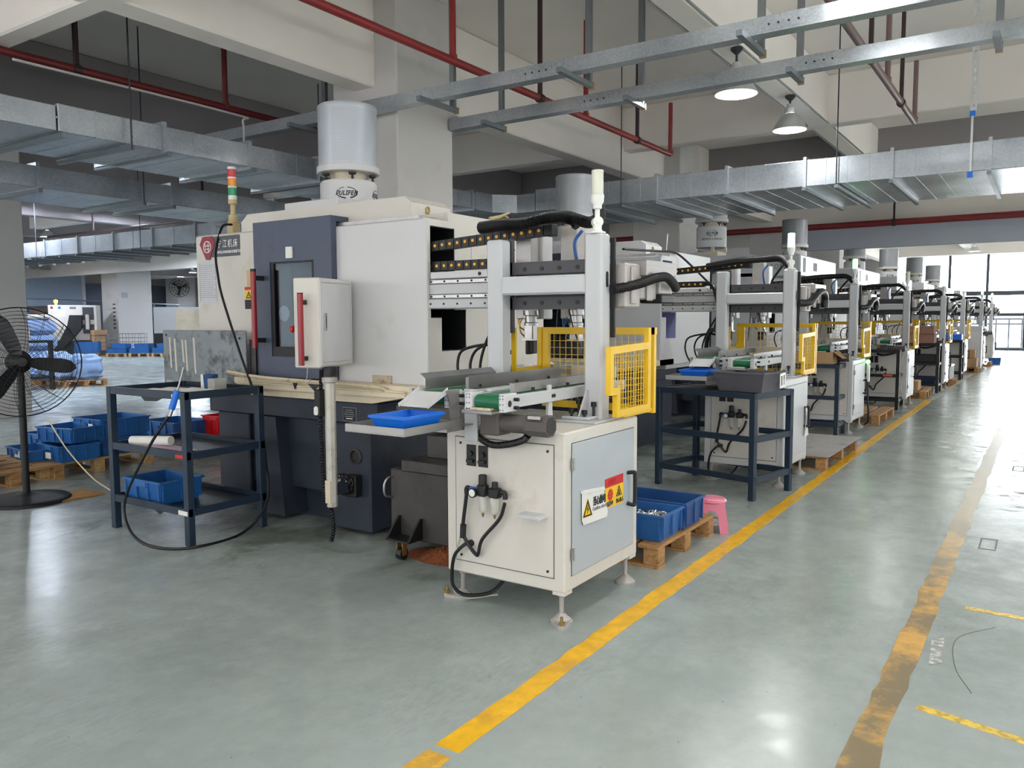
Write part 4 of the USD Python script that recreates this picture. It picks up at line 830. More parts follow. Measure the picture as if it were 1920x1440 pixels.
    P('chain_tail', G().tube([(4.2, 2.99, 1.855), (4.16, 2.9, 1.85), (4.12, 2.84, 1.79), (4.1, 2.8, 1.66)], .022, 8), RUBBER, 40)
    # two vertical axes with grippers
    for y, tilt in ((2.80, 1), (2.47, -1)):
        ax = P('vertical_axis', G().b(4.33, 4.43, y - .06, y + .06, 1.5, 2.06, .006), STAIN if tilt > 0 else ALU)
        P('axis_cover', G().b(4.43, 4.55, y - .085, y + .05, 1.5, 2.03, .006), WHITE, par=ax)
        yy = y - .035
        P('gripper_flange', G().la([(0, 0), (.05, 0), (.05, -.03), (.038, -.035), (.038, -.075), (.045, -.08), (.045, -.095), (0, -.095)], (4.36, yy, 1.555), n=18), STEEL, 40)
        gp = P('gripper', G().b(4.325, 4.395, yy - .035, yy + .03, 1.37, 1.465, .006), STEEL)
        P('gripper_jaw', G().b(4.33, 4.39, yy - .034, yy - .008, 1.28, 1.37, .006).b(4.33, 4.39, yy + .002, yy + .026, 1.275, 1.37, .006), BLACK, par=gp)
        P('gripper_collar', G().b(4.315, 4.4, yy - .045, yy + .04, 1.365, 1.375), STEEL, par=gp)
        P('air_line', G().tube([(4.35, yy + .05, 1.53), (4.33, yy + .075, 1.49), (4.33, yy + .06, 1.42), (4.35, yy + .03, 1.38)], .006, 6).tube([(4.34, yy + .04, 1.53), (4.32, yy + .06, 1.46), (4.34, yy + .04, 1.43)], .005, 6), BRASS if tilt > 0 else mat('blue_airline', (40, 90, 160), .4), 40, par=gp)
    P('loose_wire', G().tube([(4.28, 2.52, 1.56), (4.28, 2.53, 1.42), (4.28, 2.545, 1.27)], .005, 6), RUBBER, 40); P('loose_wire', G().tube([(4.28, 2.44, 1.56), (4.28, 2.41, 1.45), (4.28, 2.36, 1.33)], .005, 6), RUBBER, 40)
    P('blue_airline', G().tube([(4.3, 2.36, 2.03), (4.28, 2.40, 1.96), (4.29, 2.39, 1.85), (4.3, 2.375, 1.8)], .01, 8), mat('blue_airline', (40, 90, 160), .4), 40)
    P('black_hose', G().tube([(4.05, 2.14, 2.03), (4.1, 2.05 + .1, 2.02), (4.2, 2.22, 1.97), (4.26, 2.3, 1.88), (4.28, 2.33, 1.79)], .012, 8), RUBBER, 40)
    # carriage drives that stick out on the aisle side
    P('end_plate', G().b(3.905, 3.918, 1.945, 1.972, 1.40, 1.93), BLACK)
    cr = P('carriage', G().b(3.95, 4.13, 1.9, 2.05, 1.56, 1.80, .008).b(4.13, 4.35, 1.9, 2.05, 1.61, 1.74, .006), ALU)
    P('motor_cover', G().b(4.13, 4.56, 1.86, 2.02, 1.735, 1.825, .005), STAIN, par=cr); P('cover_screw', bolts(G(), [(x, 1.86, 1.75) for x in (4.2, 4.32, 4.44, 4.53)], (0, -1, 0), .006, .003), STEEL, par=cr)
    P('servo_motor', G().b(4.36, 4.54, 1.88, 2.0, 1.64, 1.735, .008), ALU, par=cr); P('servo_cap', G().b(4.36, 4.56, 1.87, 2.01, 1.59, 1.64, .006), BLACK, par=cr)
    P('gear_flange', G().b(4.0, 4.05, 1.885, 1.9, 1.58, 1.78, .004), ALU, par=cr); P('gear_flange', G().b(4.2, 4.28, 1.885, 1.9, 1.6, 1.7, .01), ALU, par=cr)
    if hero:
        P('coiled_hose', G().ribbed([(3.88, 1.955, 1.66), (3.93, 1.92, 1.665), (4.05, 1.87, 1.69), (4.2, 1.84, 1.725), (4.33, 1.83, 1.735), (4.45, 1.835, 1.70), (4.52, 1.85, 1.675)], .024), RUBBER, 40)
        P('corrugated_hose', G().ribbed([(4.05, 2.93, 2.06), (4.03, 2.75, 2.065), (4.03, 2.6, 2.06), (4.05, 2.45, 2.085), (4.05, 2.3, 2.075), (4.05, 2.25, 2.03)], .034), RUBBER, 40)
        P('corrugated_hose', G().ribbed([(4.0, 2.24, 2.06), (4.0, 2.16, 2.035), (3.98, 2.1, 2.04), (3.93, 2.05, 2.05), (3.88, 2.03, 2.075), (3.86, 2.02, 2.09)], .03), RUBBER, 40)
    else:
        P('coiled_hose', G().tube([(3.88, 1.955, 1.64), (4.0, 1.88, 1.65), (4.2, 1.85, 1.74), (4.35, 1.84, 1.75), (4.46, 1.845, 1.70), (4.47, 1.85, 1.6)], .034, 10), RUBBER, 40)
        P('corrugated_hose', G().tube([(4.05, 2.9, 2.02), (4.05, 2.6, 2.06), (4.05, 2.3, 2.07), (4.0, 2.15, 2.06), (3.88, 2.04, 1.98)], .034, 10), RUBBER, 40)
    P('cable_slot', G().pr(Polygon([(3.86 + .014 * math.cos(a), 1.71 + .028 * (1 if math.sin(a) > 0 else -1) + .014 * math.sin(a)) for a in np.linspace(0, 6.28, 20)]), 'y', 1.9665, 1.9675), BLACK)
    P('hanging_cable', G().tube([(4.1, 2.72, 1.92), (4.02, 2.74, 1.85), (3.98, 2.73, 1.7), (4.0, 2.76, 1.55), (4.02, 2.88, 1.35), (4.03, 2.93, 1.2), (4.02, 2.90, 1.05)], .0085, 8), RUBBER, 40)
    for k, (yy, w) in enumerate(((3.12, 0), (3.02, .03))):
        P('cable_loop', G().tube([(4.05, 2.70, 1.30 - w * .3), (4.05, 2.85, 1.345), (4.05, yy - .05, 1.31), (4.05, yy, 1.22), (4.05, yy - .02, 1.12), (4.05, yy - .08, 1.02)], .009, 8), RUBBER, 40)
    # conveyors
    for nm, y0, y1, x0, x1 in (('conveyor', 2.12, 2.345, 3.11, 4.40), ('conveyor', 2.465, 2.70, 3.13, 4.50)):
        cv = P(nm, G().b(x0, x1, y0, y0 + .035, 1.075, 1.135, .003).b(x0, x1, y1 - .035, y1, 1.075, 1.135, .003).b(x0 + .12, x1, y0 + .035, y1 - .035, 1.08, 1.1), WP)
        zc = 1.103
        P('belt', G().pr(Polygon([(x0 + .045, zc - .034), (x1 - .03, zc - .034), (x1 - .03, zc + .034), (x0 + .045, zc + .034)] + [(x0 + .045 + .034 * math.cos(a), zc + .034 * math.sin(a)) for a in np.linspace(1.58, 4.70, 9)]), 'y', y0 + .042, y1 - .042), GREENB, 40, par=cv)
        for q0, q1 in ((y0 - .006, y0 + .03), (y1 - .03, y1 + .006)): P('bearing_block', G().b(x0 - .005, x0 + .1, q0, q1, 1.06, 1.148, .003), WHITE, par=cv)
        P('block_screw', bolts(G(), [(x0 - .005, y, z) for y in (y0 + .006, y0 + .022, y1 - .022, y1 - .006) for z in (1.072, 1.098, 1.124, 1.14)], (-1, 0, 0), .003, .002, 6), PLATE, par=cv)
        P('tension_bolt', bolts(G(), [(x0 + .075, y0 - .006, z) for z in (1.078, 1.118)], (0, -1, 0), .009, .025).la([(.016, 0), (.0, -.0005)], (x0 + .035, y0 - .0065, 1.1), axis=(0, 1, 0), n=14), BLACK, par=cv)
        if y0 > 2.4:
            P('side_guide', G().pr([(y1 - .05, 1.142), (y1 - .047, 1.142), (y1 - .047, 1.198), (y1 - .012, 1.222), (y1 - .014, 1.225), (y1 - .05, 1.2)], 'x', x0 + .04, x1 - .02), GUIDE, par=cv)
            P('side_guide', G().pr([(y0 + .03, 1.142), (y0 + .033, 1.142), (y0 + .033, 1.208), (y0 + .03, 1.208)], 'x', x0 + .2, x1 - .02).b(x0 + .2, x0 + .203, y0 + .033, y0 + .05, 1.142, 1.2), GUIDE, par=cv)
        else:
            P('side_guide', G().b(x0 + .16, x1 - .1, y0 + .05, y0 + .053, 1.142, 1.188).b(x0 + .16, x1 - .1, y0 + .075, y0 + .078, 1.142, 1.186).b(x0 + .16, x0 + .163, y0 + .053, y0 + .075, 1.142, 1.186), GUIDE, par=cv)
            P('top_rail', G().b(x0 + .18, x1 - .05, y1 - .02, y1 + .01, 1.136, 1.15, .003), WHITE, par=cv)
        P('guide_clip', bolts(G(), [(x0 + .3 + .35 * k, y0 + .03, 1.145) for k in range(3)], (0, 0, 1), .01, .014), BLACK, par=cv)
    P('end_stop', G().b(4.42, 4.45, 2.2, 2.68, 1.14, 1.21), WHITE)
    P('conveyor_bracket', G().b(3.235, 3.25, 2.375, 2.455, .885, 1.15, .003).b(3.25, 3.31, 2.375, 2.455, .885, .9), WP); P('bracket_screw', bolts(G(), [(3.235, 2.40, z) for z in (1.055, 1.125)], (-1, 0, 0), .01, .005), BLACK)
    P('conveyor_leg', G().pr([(3.52, .955), (3.60, .955), (3.585, .965), (3.57, 1.16), (3.545, 1.16), (3.53, .965)], 'y', 2.138, 2.152), WHITE); P('leg_screw', bolts(G(), [(3.55, 2.138, 1.105), (3.57, 2.138, 1.105)], (0, -1, 0), .01, .02), BLACK)
    P('conveyor_leg', G().b(4.3, 4.36, 2.13, 2.15, .955, 1.08), GREYWHITE)
    P('drip_tray', G().b(3.10, 3.25, 2.19, 2.37, 1.045, 1.062, .003), STAIN); P('drip_cloth', G().b(3.105, 3.2, 2.2, 2.36, 1.06, 1.075, .006), mat('oily_rag', (200, 188, 160), .8, var=.15, scale=30))
    # belt drive motor
    mo = P('gearbox', G().b(3.17, 3.29, 2.20, 2.31, .935, 1.05, .008), MOTOR)
    P('motor_body', G().la([(.045, 0), (.045, -.13), (.048, -.132), (.048, -.15), (.05, -.155)], (3.225, 2.20, .995), axis=(0, 1, 0), n=24), MOTOR, 40, par=mo)
    P('fan_cover', G().pr(Polygon([(3.225 + .055 * math.cos(a), .995 + .055 * math.sin(a)) for a in np.linspace(math.pi / 8, 2 * math.pi + math.pi / 8, 9)]), 'y', 1.935, 2.05), MOTOR, par=mo)
    v = G()
    for i in range(-4, 5):
        for j in range(-4, 5):
            if math.hypot(i, j) < 4.6: v.b(3.225 + .0095 * i - .0032, 3.225 + .0095 * i + .0032, 1.9335, 1.9345, .995 + .0095 * j - .0032, .995 + .0095 * j + .0032)
    P('fan_vent', v, BLACK, par=mo); P('rating_label', G().b(3.17, 3.19, 1.96, 2.03, 1.03, 1.045), STEEL, par=mo)
    P('motor_lead', G().ribbed([(3.22, 2.06, .945), (3.235, 2.1, .915), (3.25, 2.2, .885), (3.255, 2.3, .875), (3.27, 2.39, .905), (3.3, 2.43, .93)], .016), RUBBER, 40)
    # chute and shelf for the tray of finished parts
    P('chute', G().pr([(3.12, 1.135), (2.975, 1.075), (2.975, 1.08), (3.12, 1.14)], 'y', 2.47, 2.65).pr([(3.12, 1.165), (2.975, 1.095), (2.96, 1.09), (2.965, 1.073), (3.12, 1.135)], 'y', 2.466, 2.47).pr([(3.12, 1.165), (2.975, 1.095), (2.96, 1.09), (2.965, 1.073), (3.12, 1.135)], 'y', 2.65, 2.654), WHITE)
    P('chute_plate', G().pr([(3.1, 1.15), (3.2, 1.15), (3.2, 1.0), (3.13, .95), (3.12, 1.09)], 'y', 2.455, 2.463).b(3.1, 3.13, 2.68, 2.70, 1.06, 1.15), STAIN)
    if shelf: P('tray_shelf', G().pr(sbox(2.71, 2.395, 3.16, 2.765).difference(sbox(2.714, 2.399, 3.2, 2.761)), 'z', .975, 1.01).b(2.71, 3.3, 2.395, 2.765, .972, .976).b(3.1, 3.31, 2.46, 2.56, .94, .972), STAIN)
    # compressed air unit on the side panel
    fz = .635
    fr = P('air_regulator', G().b(3.24, 3.285, 2.335, 2.385, fz - .03, fz + .03, .006).la([(.022, .03), (.022, .075), (.018, .08), (0, .08)], (3.262, 2.36, fz), n=14), BLACK, 40)
    P('lubricator_head', G().b(3.24, 3.285, 2.255, 2.315, fz - .03, fz + .02, .006).la([(.016, .02), (.016, .05), (0, .052)], (3.262, 2.285, fz), n=12), BLACK, 40, par=fr)
    P('gauge', G().la([(.025, 0), (.025, -.018), (0, -.018)], (3.24, 2.40, fz - .012), axis=(1, 0, 0), n=20), BLACK, 40, par=fr); P('gauge_dial', G().la([(.019, 0), (0, -.0005)], (3.2215, 2.40, fz - .012), axis=(1, 0, 0), n=20), PAPER, par=fr)
    for y in (2.36, 2.287): P('clear_bowl', G().la([(.02, 0), (.022, -.02), (.02, -.075), (.012, -.085), (0, -.085)], (3.262, y, fz - .03), n=16), GLASSY, 40, par=fr); P('drain_nipple', G().la([(.008, -.085), (.005, -.105), (0, -.11)], (3.262, y, fz - .03), n=10), BRASS, 40, par=fr)
    P('fitting', G().cy((3.262, 2.385, fz), (3.262, 2.44, fz), .012, 10), BLUET, 40, par=fr); P('elbow', G().tube([(3.262, 2.44, fz), (3.262, 2.46, fz), (3.262, 2.462, fz - .03)], .013, 8).tube([(3.262, 2.25, fz), (3.262, 2.225, fz), (3.262, 2.222, fz - .03)], .013, 8), BLACK, 40, par=fr)
    P('air_hose', G().tube([(3.262, 2.463, fz - .03), (3.265, 2.475, .54), (3.27, 2.495, .43), (3.27, 2.49, .38), (3.275, 2.45, .32), (3.285, 2.42, .285), (3.275, 2.40, .30), (3.27, 2.37, .38), (3.265, 2.26, .50), (3.262, 2.225, .585)], .0095, 8), RUBBER, 40); P('hose_coupling', G().cy((3.267, 2.49, .44), (3.269, 2.495, .37), .016, 10), BLACK, 40)
    P('power_cable', G().tube([(3.30, 2.47, .335), (3.275, 2.49, .33), (3.265, 2.545, .27), (3.27, 2.57, .17), (3.28, 2.565, .09), (3.33, 2.52, .04), (3.42, 2.42, .05), (3.5, 2.36, .14)], .0095, 8), RUBBER, 40); P('power_plug', G().la([(.018, 0), (.018, .02), (.01, .03), (0, .03)], (3.304, 2.465, .337), axis=(-1, 0, 0), n=12), BLACK, 40)
    P('clear_tube', G().tube([(3.26, 2.505, .37), (3.27, 2.55, .25), (3.28, 2.58, .12), (3.33, 2.55, .02), (3.45, 2.4, .03)], .006, 6), mat('clear_hose', (176, 180, 166), .3), 40)
    if hero:
        P('side_shelf', G().pr([(2.0, .535), (2.135, .535), (2.13, .55), (2.02, .55)], 'x', 3.225, 3.304), WP)
        # warning signs on the cabinet door
        P('sign_header', G().b(3.715, 3.925, 1.8965, 1.9, .615, .663), SIGNR, par=cab); P('sign_field', G().b(3.715, 3.925, 1.8965, 1.9, .505, .615), SIGNY, par=cab)
        o = lambda x, z: (x, 1.896, z)
        part(cab, 'gear_symbol', flat(o(3.77, .573), (1, 0, 0), (0, 0, 1), [union_all([Polygon([(.024 * math.cos(a), .024 * math.sin(a)) for a in np.linspace(0, 6.28, 22)])] + [affinity.rotate(sbox(-.004, .02, .004, .032), 30 * k, origin=(0, 0)) for k in range(12)]).difference(Polygon([(.011 * math.cos(a), .011 * math.sin(a)) for a in np.linspace(0, 6.28, 16)]))]), SIGNR)
        part(cab, 'gear_symbol', flat(o(3.77, .573), (1, 0, 0), (0, 0, 1), [Polygon([(.007 * math.cos(a), .007 * math.sin(a)) for a in np.linspace(0, 6.28, 12)])]), SIGNR)
        part(cab, 'warning_triangle', flat(o(3.872, .55), (1, 0, 0), (0, 0, 1), [Polygon([(-.034, 0), (.034, 0), (0, .058)]).difference(Polygon([(-.027, .004), (.027, .004), (0, .050)])), sbox(-.012, .006, .012, .018), Polygon([(-.006, .02), (.008, .02), (.003, .036), (-.002, .036)])]), BLACK)
        write(cab, '运转中', .021, o(3.725, .516), (1, 0, 0), (0, 0, 1), BLACK, 'cjk', True, squeeze=.9); write(cab, '当心伤人', .019, o(3.835, .516), (1, 0, 0), (0, 0, 1), BLACK, 'cjk', True, squeeze=.9)
        write(cab, '△ 警告', .022, o(3.745, .628), (1, 0, 0), (0, 0, 1), mat('faded_red_print', (186, 40, 44), .5), 'cjk')
        sh = part(cab, 'paper_sign', G().pr([(3.455, .645), (3.685, .625), (3.735, .49), (3.725, .465), (3.47, .475), (3.455, .50)], 'y', 1.892, 1.894), PAPER)
        part(cab, 'sign_hem', G().pr([(3.45, .652), (3.685, .632), (3.688, .617), (3.452, .636)], 'y', 1.884, 1.898), PAPER)
        part(cab, 'electric_triangle', flat((3.462, 1.8915, .515), (.999, 0, -.04), (.02, 0, 1), [Polygon([(0, 0), (.092, 0), (.046, .085)]).buffer(.004)]), SIGNY)
        part(cab, 'electric_symbol', flat((3.462, 1.890, .515), (.999, 0, -.04), (.02, 0, 1), [Polygon([(0, 0), (.092, 0), (.046, .085)]).difference(Polygon([(.013, .007), (.079, .007), (.046, .067)])), Polygon([(.052, .058), (.036, .034), (.046, .034), (.04, .012), (.057, .038), (.047, .038)])]), BLACK)
        write(cab, '当心触电', .036, (3.565, 1.8905, .558), (.999, 0, -.03), (.03, 0, 1), BLACK, 'cjk', True, squeeze=.72); write(cab, 'Caution electricity', .019, (3.562, 1.8905, .528), (.999, 0, -.03), (.03, 0, 1), INKG, squeeze=.9)
    return t


def guard(dx, dy, label):
    t = thing('mesh_guard', label, 'safety guard', (4.0 + dx, 1.87 + dy, .98), 'yellow mesh guards'); D = (dx, dy, 0); y = 1.862
    P = lambda n, g, m, s=None, par=t, kind=None: part(par, n, g.mv(D), m, s, kind=kind)
    out = Polygon([(3.70, 1.355), (4.165, 1.37), (4.165, 1.45), (4.20, 1.45), (4.20, .985), (3.775, .985), (3.775, 1.105), (3.70, 1.105)])
    inn = Polygon([(3.735, 1.318), (4.163, 1.332), (4.163, 1.022), (3.81, 1.022), (3.81, 1.142), (3.735, 1.142)])
    P('side_frame', G().pr(out.difference(inn), 'y', y, y + .028), YEL)
    g = G()
    for k in range(14):
        x = 3.745 + .032 * k; z0 = 1.142 if x < 3.81 else 1.022; g.b(x - .0014, x + .0014, y + .012, y + .016, z0, 1.325)
    for k in range(10):
        z = 1.045 + .032 * k; g.b(3.735 if z > 1.142 else 3.81, 4.163, y + .016, y + .019, z - .0014, z + .0014)
    P('side_mesh', g, YEL)
    o2 = sbox(1.87, .96, 2.62, 1.45); P('back_frame', G().pr(o2.difference(sbox(1.905, 1.0, 2.575, 1.41)), 'x', 4.26, 4.29), YEL)
    g = G()
    for k in range(16): g.b(4.272, 4.275, 1.91 + .042 * k, 1.913 + .042 * k, 1.0, 1.41)
    for k in range(10): g.b(4.275, 4.278, 1.9, 2.58, 1.03 + .042 * k, 1.033 + .042 * k)
    P('back_mesh', g, YEL)
    P('rear_frame', G().pr(sbox(3.96, 1.175, 4.29, 1.45).difference(sbox(3.975, 1.212, 4.25, 1.5)), 'y', 2.62, 2.65), YEL)
    P('frame_arm', G().b(3.9, 4.29, 1.88, 1.90, .97, .99).b(4.26, 4.29, 1.866, 1.9, 1.41, 1.45), YEL)
    return t


def beacon(x, y, z, label, lit=None):
    t = thing('beacon_lamp', label, 'beacon', (x, y, z), None)
    part(t, 'base', G().la([(.045, 0), (.045, .008), (.03, .012), (.024, .02), (.024, .04), (0, .04)], (x, y, z), n=18), WHITEP, 40)
    part(t, 'knuckle', G().cy((x - .018, y - .016, z + .06), (x + .018, y + .016, z + .06), .028, 16).cy((x - .022, y - .02, z + .06), (x + .022, y + .02, z + .06), .012, 10), WHITEP, 40)
    part(t, 'stem', G().la([(.014, .08), (.014, .125), (.024, .13), (.024, .15), (.034, .165), (.036, .2), (0, .2)], (x, y, z), n=18), WHITEP, 40)
    part(t, 'lens', G().la([(.033, .2), (.033, .2)] + [(.031 + .002 * (k % 2), .2 + .0065 * k) for k in range(20)] + [(.030, .33), (0, .335)], (x, y, z), n=20), lit or LENSW, 40)
    return t


l1 = loader(0, 0, 'nearest gantry loader: white cabinet on feet with warning signs and two green belt conveyors', True)
guard(0, 0, 'yellow mesh guard on the nearest loader'); beacon(3.845, 2.02, 1.952, 'white unlit beacon on the nearest gantry post')
DL = [(0, 0), (3.84, 0), (7.68, .17), (11.4, .03), (15.3, -.145), (19.2, -.2), (23.1, -.36), (26.9, -.41)]
ORD = ['nearest', 'second', 'third', 'fourth', 'fifth', 'sixth', 'seventh', 'eighth']
l2 = loader(*DL[1], 'second gantry loader, behind the empty three-tier navy rack', False); g2 = guard(*DL[1], 'yellow mesh guard on the second loader')
b2 = beacon(3.845 + DL[1][0], 2.02, 1.952, 'green lit beacon on the second gantry post', GREENL)
for k in range(2, 8):
    d = (DL[k][0] - DL[1][0], DL[k][1] - DL[1][1], 0); d3 = (DL[k][0] - DL[2][0], DL[k][1] - DL[2][1], 0)
    lab_ = f'{ORD[k]} gantry loader from the front, ' + ('beside the table with the open carton', 'behind the grey rack with an orange tag', 'behind the rack with a brown carton', 'behind the rack with the bright blue box', 'with cartons stacked at its foot', 'last one before the glazed end wall')[k - 2]
    if k == 2: l3 = loader(*DL[2], lab_, False, False)
    else: dup(l3, d3, lab_)
    if k < 6: dup(g2, d, f'yellow mesh guard on the {ORD[k]} loader')
    if k != 3: dup(b2, d, f'green lit beacon on the {ORD[k]} gantry post')
beacon(3.845 + DL[3][0], 2.02 + DL[3][1], 1.952, 'unlit beacon on the fourth gantry post')


def tub(name, label, cat, x0, x1, y0, y1, z, h, m, taper=.02, lip=.012, rz=0, group=None, parts=True, thick=.006):
    """An open plastic box with a rim."""
    t = thing(name, label, cat, ((x0 + x1) / 2, (y0 + y1) / 2, z), group); c = ((x0 + x1) / 2, (y0 + y1) / 2, 0)
    def ring(i, e): return [(x0 + i - e, y0 + i - e), (x1 - i + e, y0 + i - e), (x1 - i + e, y1 - i + e), (x0 + i - e, y1 - i + e)]
    lv = [(taper, 0, z), (0, 0, z + h), (-lip, 0, z + h), (-lip, 0, z + h - .012), (-lip * .0 - .001, 0, z + h - .014)]
    v, f = [], []
    for i, e, zz in [(taper, 0, z), (0, 0, z + h - .012), (-lip, 0, z + h - .012), (-lip, 0, z + h), (thick, 0, z + h), (taper + thick, 0, z + thick)]:
        v += [(*p, zz) for p in ring(i, e)]
    for r in range(5):
        for j in range(4): a = r * 4 + j; b = r * 4 + (j + 1) % 4; f += [(a, b, b + 4), (a, b + 4, a + 4)]
    f += [(0, 2, 1), (0, 3, 2), (20, 21, 22), (20, 22, 23)]
    part(t, 'shell', G().add(v, f).rz(rz, c), m)
    if parts:
        g = G(); n = max(2, int((x1 - x0) / .12)); q = max(2, int((y1 - y0) / .12))
        for k in range(n + 1):
            x = x0 + .02 + (x1 - x0 - .04) * k / n; g.b(x - .005, x + .005, y0 - .006, y0 + taper * .4, z + .02, z + h - .014).b(x - .005, x + .005, y1 - taper * .4, y1 + .006, z + .02, z + h - .014)
        for k in range(q + 1):
            y = y0 + .02 + (y1 - y0 - .04) * k / q; g.b(x0 - .006, x0 + taper * .4, y - .005, y + .005, z + .02, z + h - .014).b(x1 - taper * .4, x1 + .006, y - .005, y + .005, z + .02, z + h - .014)
        part(t, 'ribs', g.rz(rz, c), m); xm, ym = (x0 + x1) / 2, (y0 + y1) / 2
        part(t, 'handle', G().b(x0 - .014, x0, ym - .06, ym + .06, z + h - .05, z + h - .012, .003).b(x1, x1 + .014, ym - .06, ym + .06, z + h - .05, z + h - .012, .003).rz(rz, c), m)
    return t


tub('blue_tray', 'bright blue plastic tray on the steel shelf of the nearest loader', 'tray', 2.73, 3.01, 2.41, 2.62, .976, .082, BLUET, .028, .008, parts=False)
tub('blue_tray', 'bright blue tray on the shelf of the second loader', 'tray', 2.76 + 3.84, 3.04 + 3.84, 2.42, 2.66, .976, .082, BLUET, .028, .008, parts=False)
# coolant tank and chip conveyor between base and loader
ct = thing('coolant_tank', 'dark oily coolant tank on castors between lathe base and nearest loader', 'tank', (4.1, 3.3, 0))
part(ct, 'tank_body', G().b(3.82, 4.6, 2.75, 3.50, .1, .545, .008), TANK); part(ct, 'tank_lid', G().b(3.79, 4.6, 2.72, 3.38, .545, .615, .006), TANK)
part(ct, 'chip_chute', G().b(3.95, 4.3, 2.95, 3.3, .615, .76, .006).pr([(3.0, .76), (3.6, .9), (3.6, .93), (2.9, .93), (2.9, .76)], 'x', 4.0, 4.3), TANK)
for y in (3.42, 3.24): part(ct, 'wheel_bracket', G().pr([(3.68, .12), (3.82, .12), (3.82, .25), (3.80, .25)], 'y', y - .008, y + .008), BLACK)
part(ct, 'wheel_plate', G().b(3.69, 3.82, 3.24, 3.42, .115, .128), BLACK); w = part(ct, 'castor', G().cy((3.72, 3.3, .04), (3.72, 3.34, .04), .038, 16), RUBBER, 40); part(w, 'castor_fork', G().b(3.70, 3.74, 3.295, 3.3, .03, .115).b(3.70, 3.74, 3.34, 3.345, .03, .115), BRASS)
part(ct, 'handle', G().tube([(3.82, 3.48, .36), (3.77, 3.5, .38), (3.765, 3.5, .45), (3.79, 3.49, .49), (3.83, 3.48, .49)], .008, 8), STEEL, 40)
g = G(); n = 40; xs = np.linspace(-1, 1, n); X, Y = np.meshgrid(xs, xs); Z = .05 * np.exp(-(X ** 2 + Y ** 2) * 4.5) * (1 + .3 * RNG.random((n, n))) - .002
v = np.stack([3.93 + X * .22, 3.12 + Y * .34, Z], -1).reshape(-1, 3); f = [(i * n + j, i * n + j + 1, (i + 1) * n + j + 1) for i in range(n - 1) for j in range(n - 1)] + [(i * n + j, (i + 1) * n + j + 1, (i + 1) * n + j) for i in range(n - 1) for j in range(n - 1)]
solo('swarf_heap', 'rusty brown heap of swarf on the floor under the coolant tank', 'swarf', g.add(v, f), RUST, kind='stuff')
# ================================================================ racks, cartons, crates, pallets
def rack(name, label, x0, x1, y0, y1, tops, m, leg=.05, shelves=(), rz=0.0, about=None, cat='table', group=None, lip=.0):
    """A steel rack: four legs, a frame at each height in tops, sheet shelves on those in shelves."""
    t = thing(name, label, cat, ((x0 + x1) / 2, (y0 + y1) / 2, 0), group); c = about or (x0, y0, 0); h = max(tops)
    P = lambda n, g, mm, par=t, lab=None: part(par, n, g.rz(rz, c), mm, None, lab)
    for x in (x0, x1 - leg):
        for y in (y0, y1 - leg): P('leg', G().b(x, x + leg, y, y + leg, 0, h, .003), m)
    for z in tops:
        fr = P('shelf_frame', G().b(x0 + .002, x1 - .002, y0 + .004, y0 + .034, z - .05, z).b(x0 + .002, x1 - .002, y1 - .034, y1 - .004, z - .05, z).b(x0 + .004, x0 + .034, y0, y1, z - .05, z).b(x1 - .034, x1 - .004, y0, y1, z - .05, z), m)
        if z in shelves: P('shelf_plate', G().b(x0 + .034, x1 - .034, y0 + .034, y1 - .034, z - .045 + lip * .0, z - .03 if lip else z - .006), SOOT if z != max(tops) else BLACK, par=fr)
    return t


def pallet(label, x0, x1, y0, y1, m=WOOD, h=.14, rz=0.0, group=None, top=None, nb=5):
    t = thing('wooden_pallet', label, 'pallet', ((x0 + x1) / 2, (y0 + y1) / 2, 0), group); c = ((x0 + x1) / 2, (y0 + y1) / 2, 0)
    P = lambda n, g, mm, lab=None: part(t, n, g.rz(rz, c), mm, None, lab)
    for x in (x0, (x0 + x1) / 2 - .05, x1 - .1):
        for y in (y0, (y0 + y1) / 2 - .05, y1 - .1): P('block', G().b(x + RNG.uniform(-.006, .006), x + .1, y, y + .1, .018, h - .022, .004), m)
    for x in (x0, (x0 + x1) / 2 - .05, x1 - .1): P('bottom_board', G().b(x, x + .1, y0, y1, 0, .018), m)
    w = (y1 - y0) / (nb + .35 * (nb - 1))
    for k in range(nb):
        y = y0 + k * w * 1.35; P('deck_board', G().b(x0 - RNG.uniform(0, .008), x1 + RNG.uniform(0, .008), y, y + w, h - .022, h + RNG.uniform(-.002, .002), .002), m)
    if top: P('cover_sheet', G().b(x0 - .02, x1 + .02, y0 - .03, y1, h, h + .008), top, 'worn grey sheet laid over the deck')
    return t


rk = rack('trolley', 'blue-black three-shelf steel trolley in front of the nearest lathe', 3.16, 3.80, 4.69, 5.62, (1.03, .63, .25), TEAL, .05, (1.03, .63, .25), cat='trolley', lip=1)
part(rk, 'white_label', G().b(3.158, 3.164, 4.76, 4.83, .985, 1.012), PAPER); part(rk, 'red_label', G().b(3.158, 3.164, 4.73, 4.81, .588, .61), SIGNR); part(rk, 'white_label', G().b(3.158, 3.164, 4.70, 4.80, .205, .235), PAPER)
part(rk, 'gusset_plate', G().pr([(4.95, .98), (5.2, .98), (5.16, .95), (5.02, .955)], 'x', 3.17, 3.175), BLACK); part(rk, 'gusset_plate', G().pr([(4.98, .2), (5.1, .2), (5.03, .175)], 'x', 3.17, 3.175), BLACK)
solo('paper_sheet', 'crumpled white papers lying on the trolley top', 'paper', G().add([(3.22 + .09 * i, 4.80 + .095 * j, 1.004 + .012 * RNG.random() * (i % 2 + j % 2)) for i in range(5) for j in range(7)], [(i * 7 + j, (i + 1) * 7 + j, (i + 1) * 7 + j + 1) for i in range(4) for j in range(6)] + [(i * 7 + j, (i + 1) * 7 + j + 1, i * 7 + j + 1) for i in range(4) for j in range(6)]), PAPER)
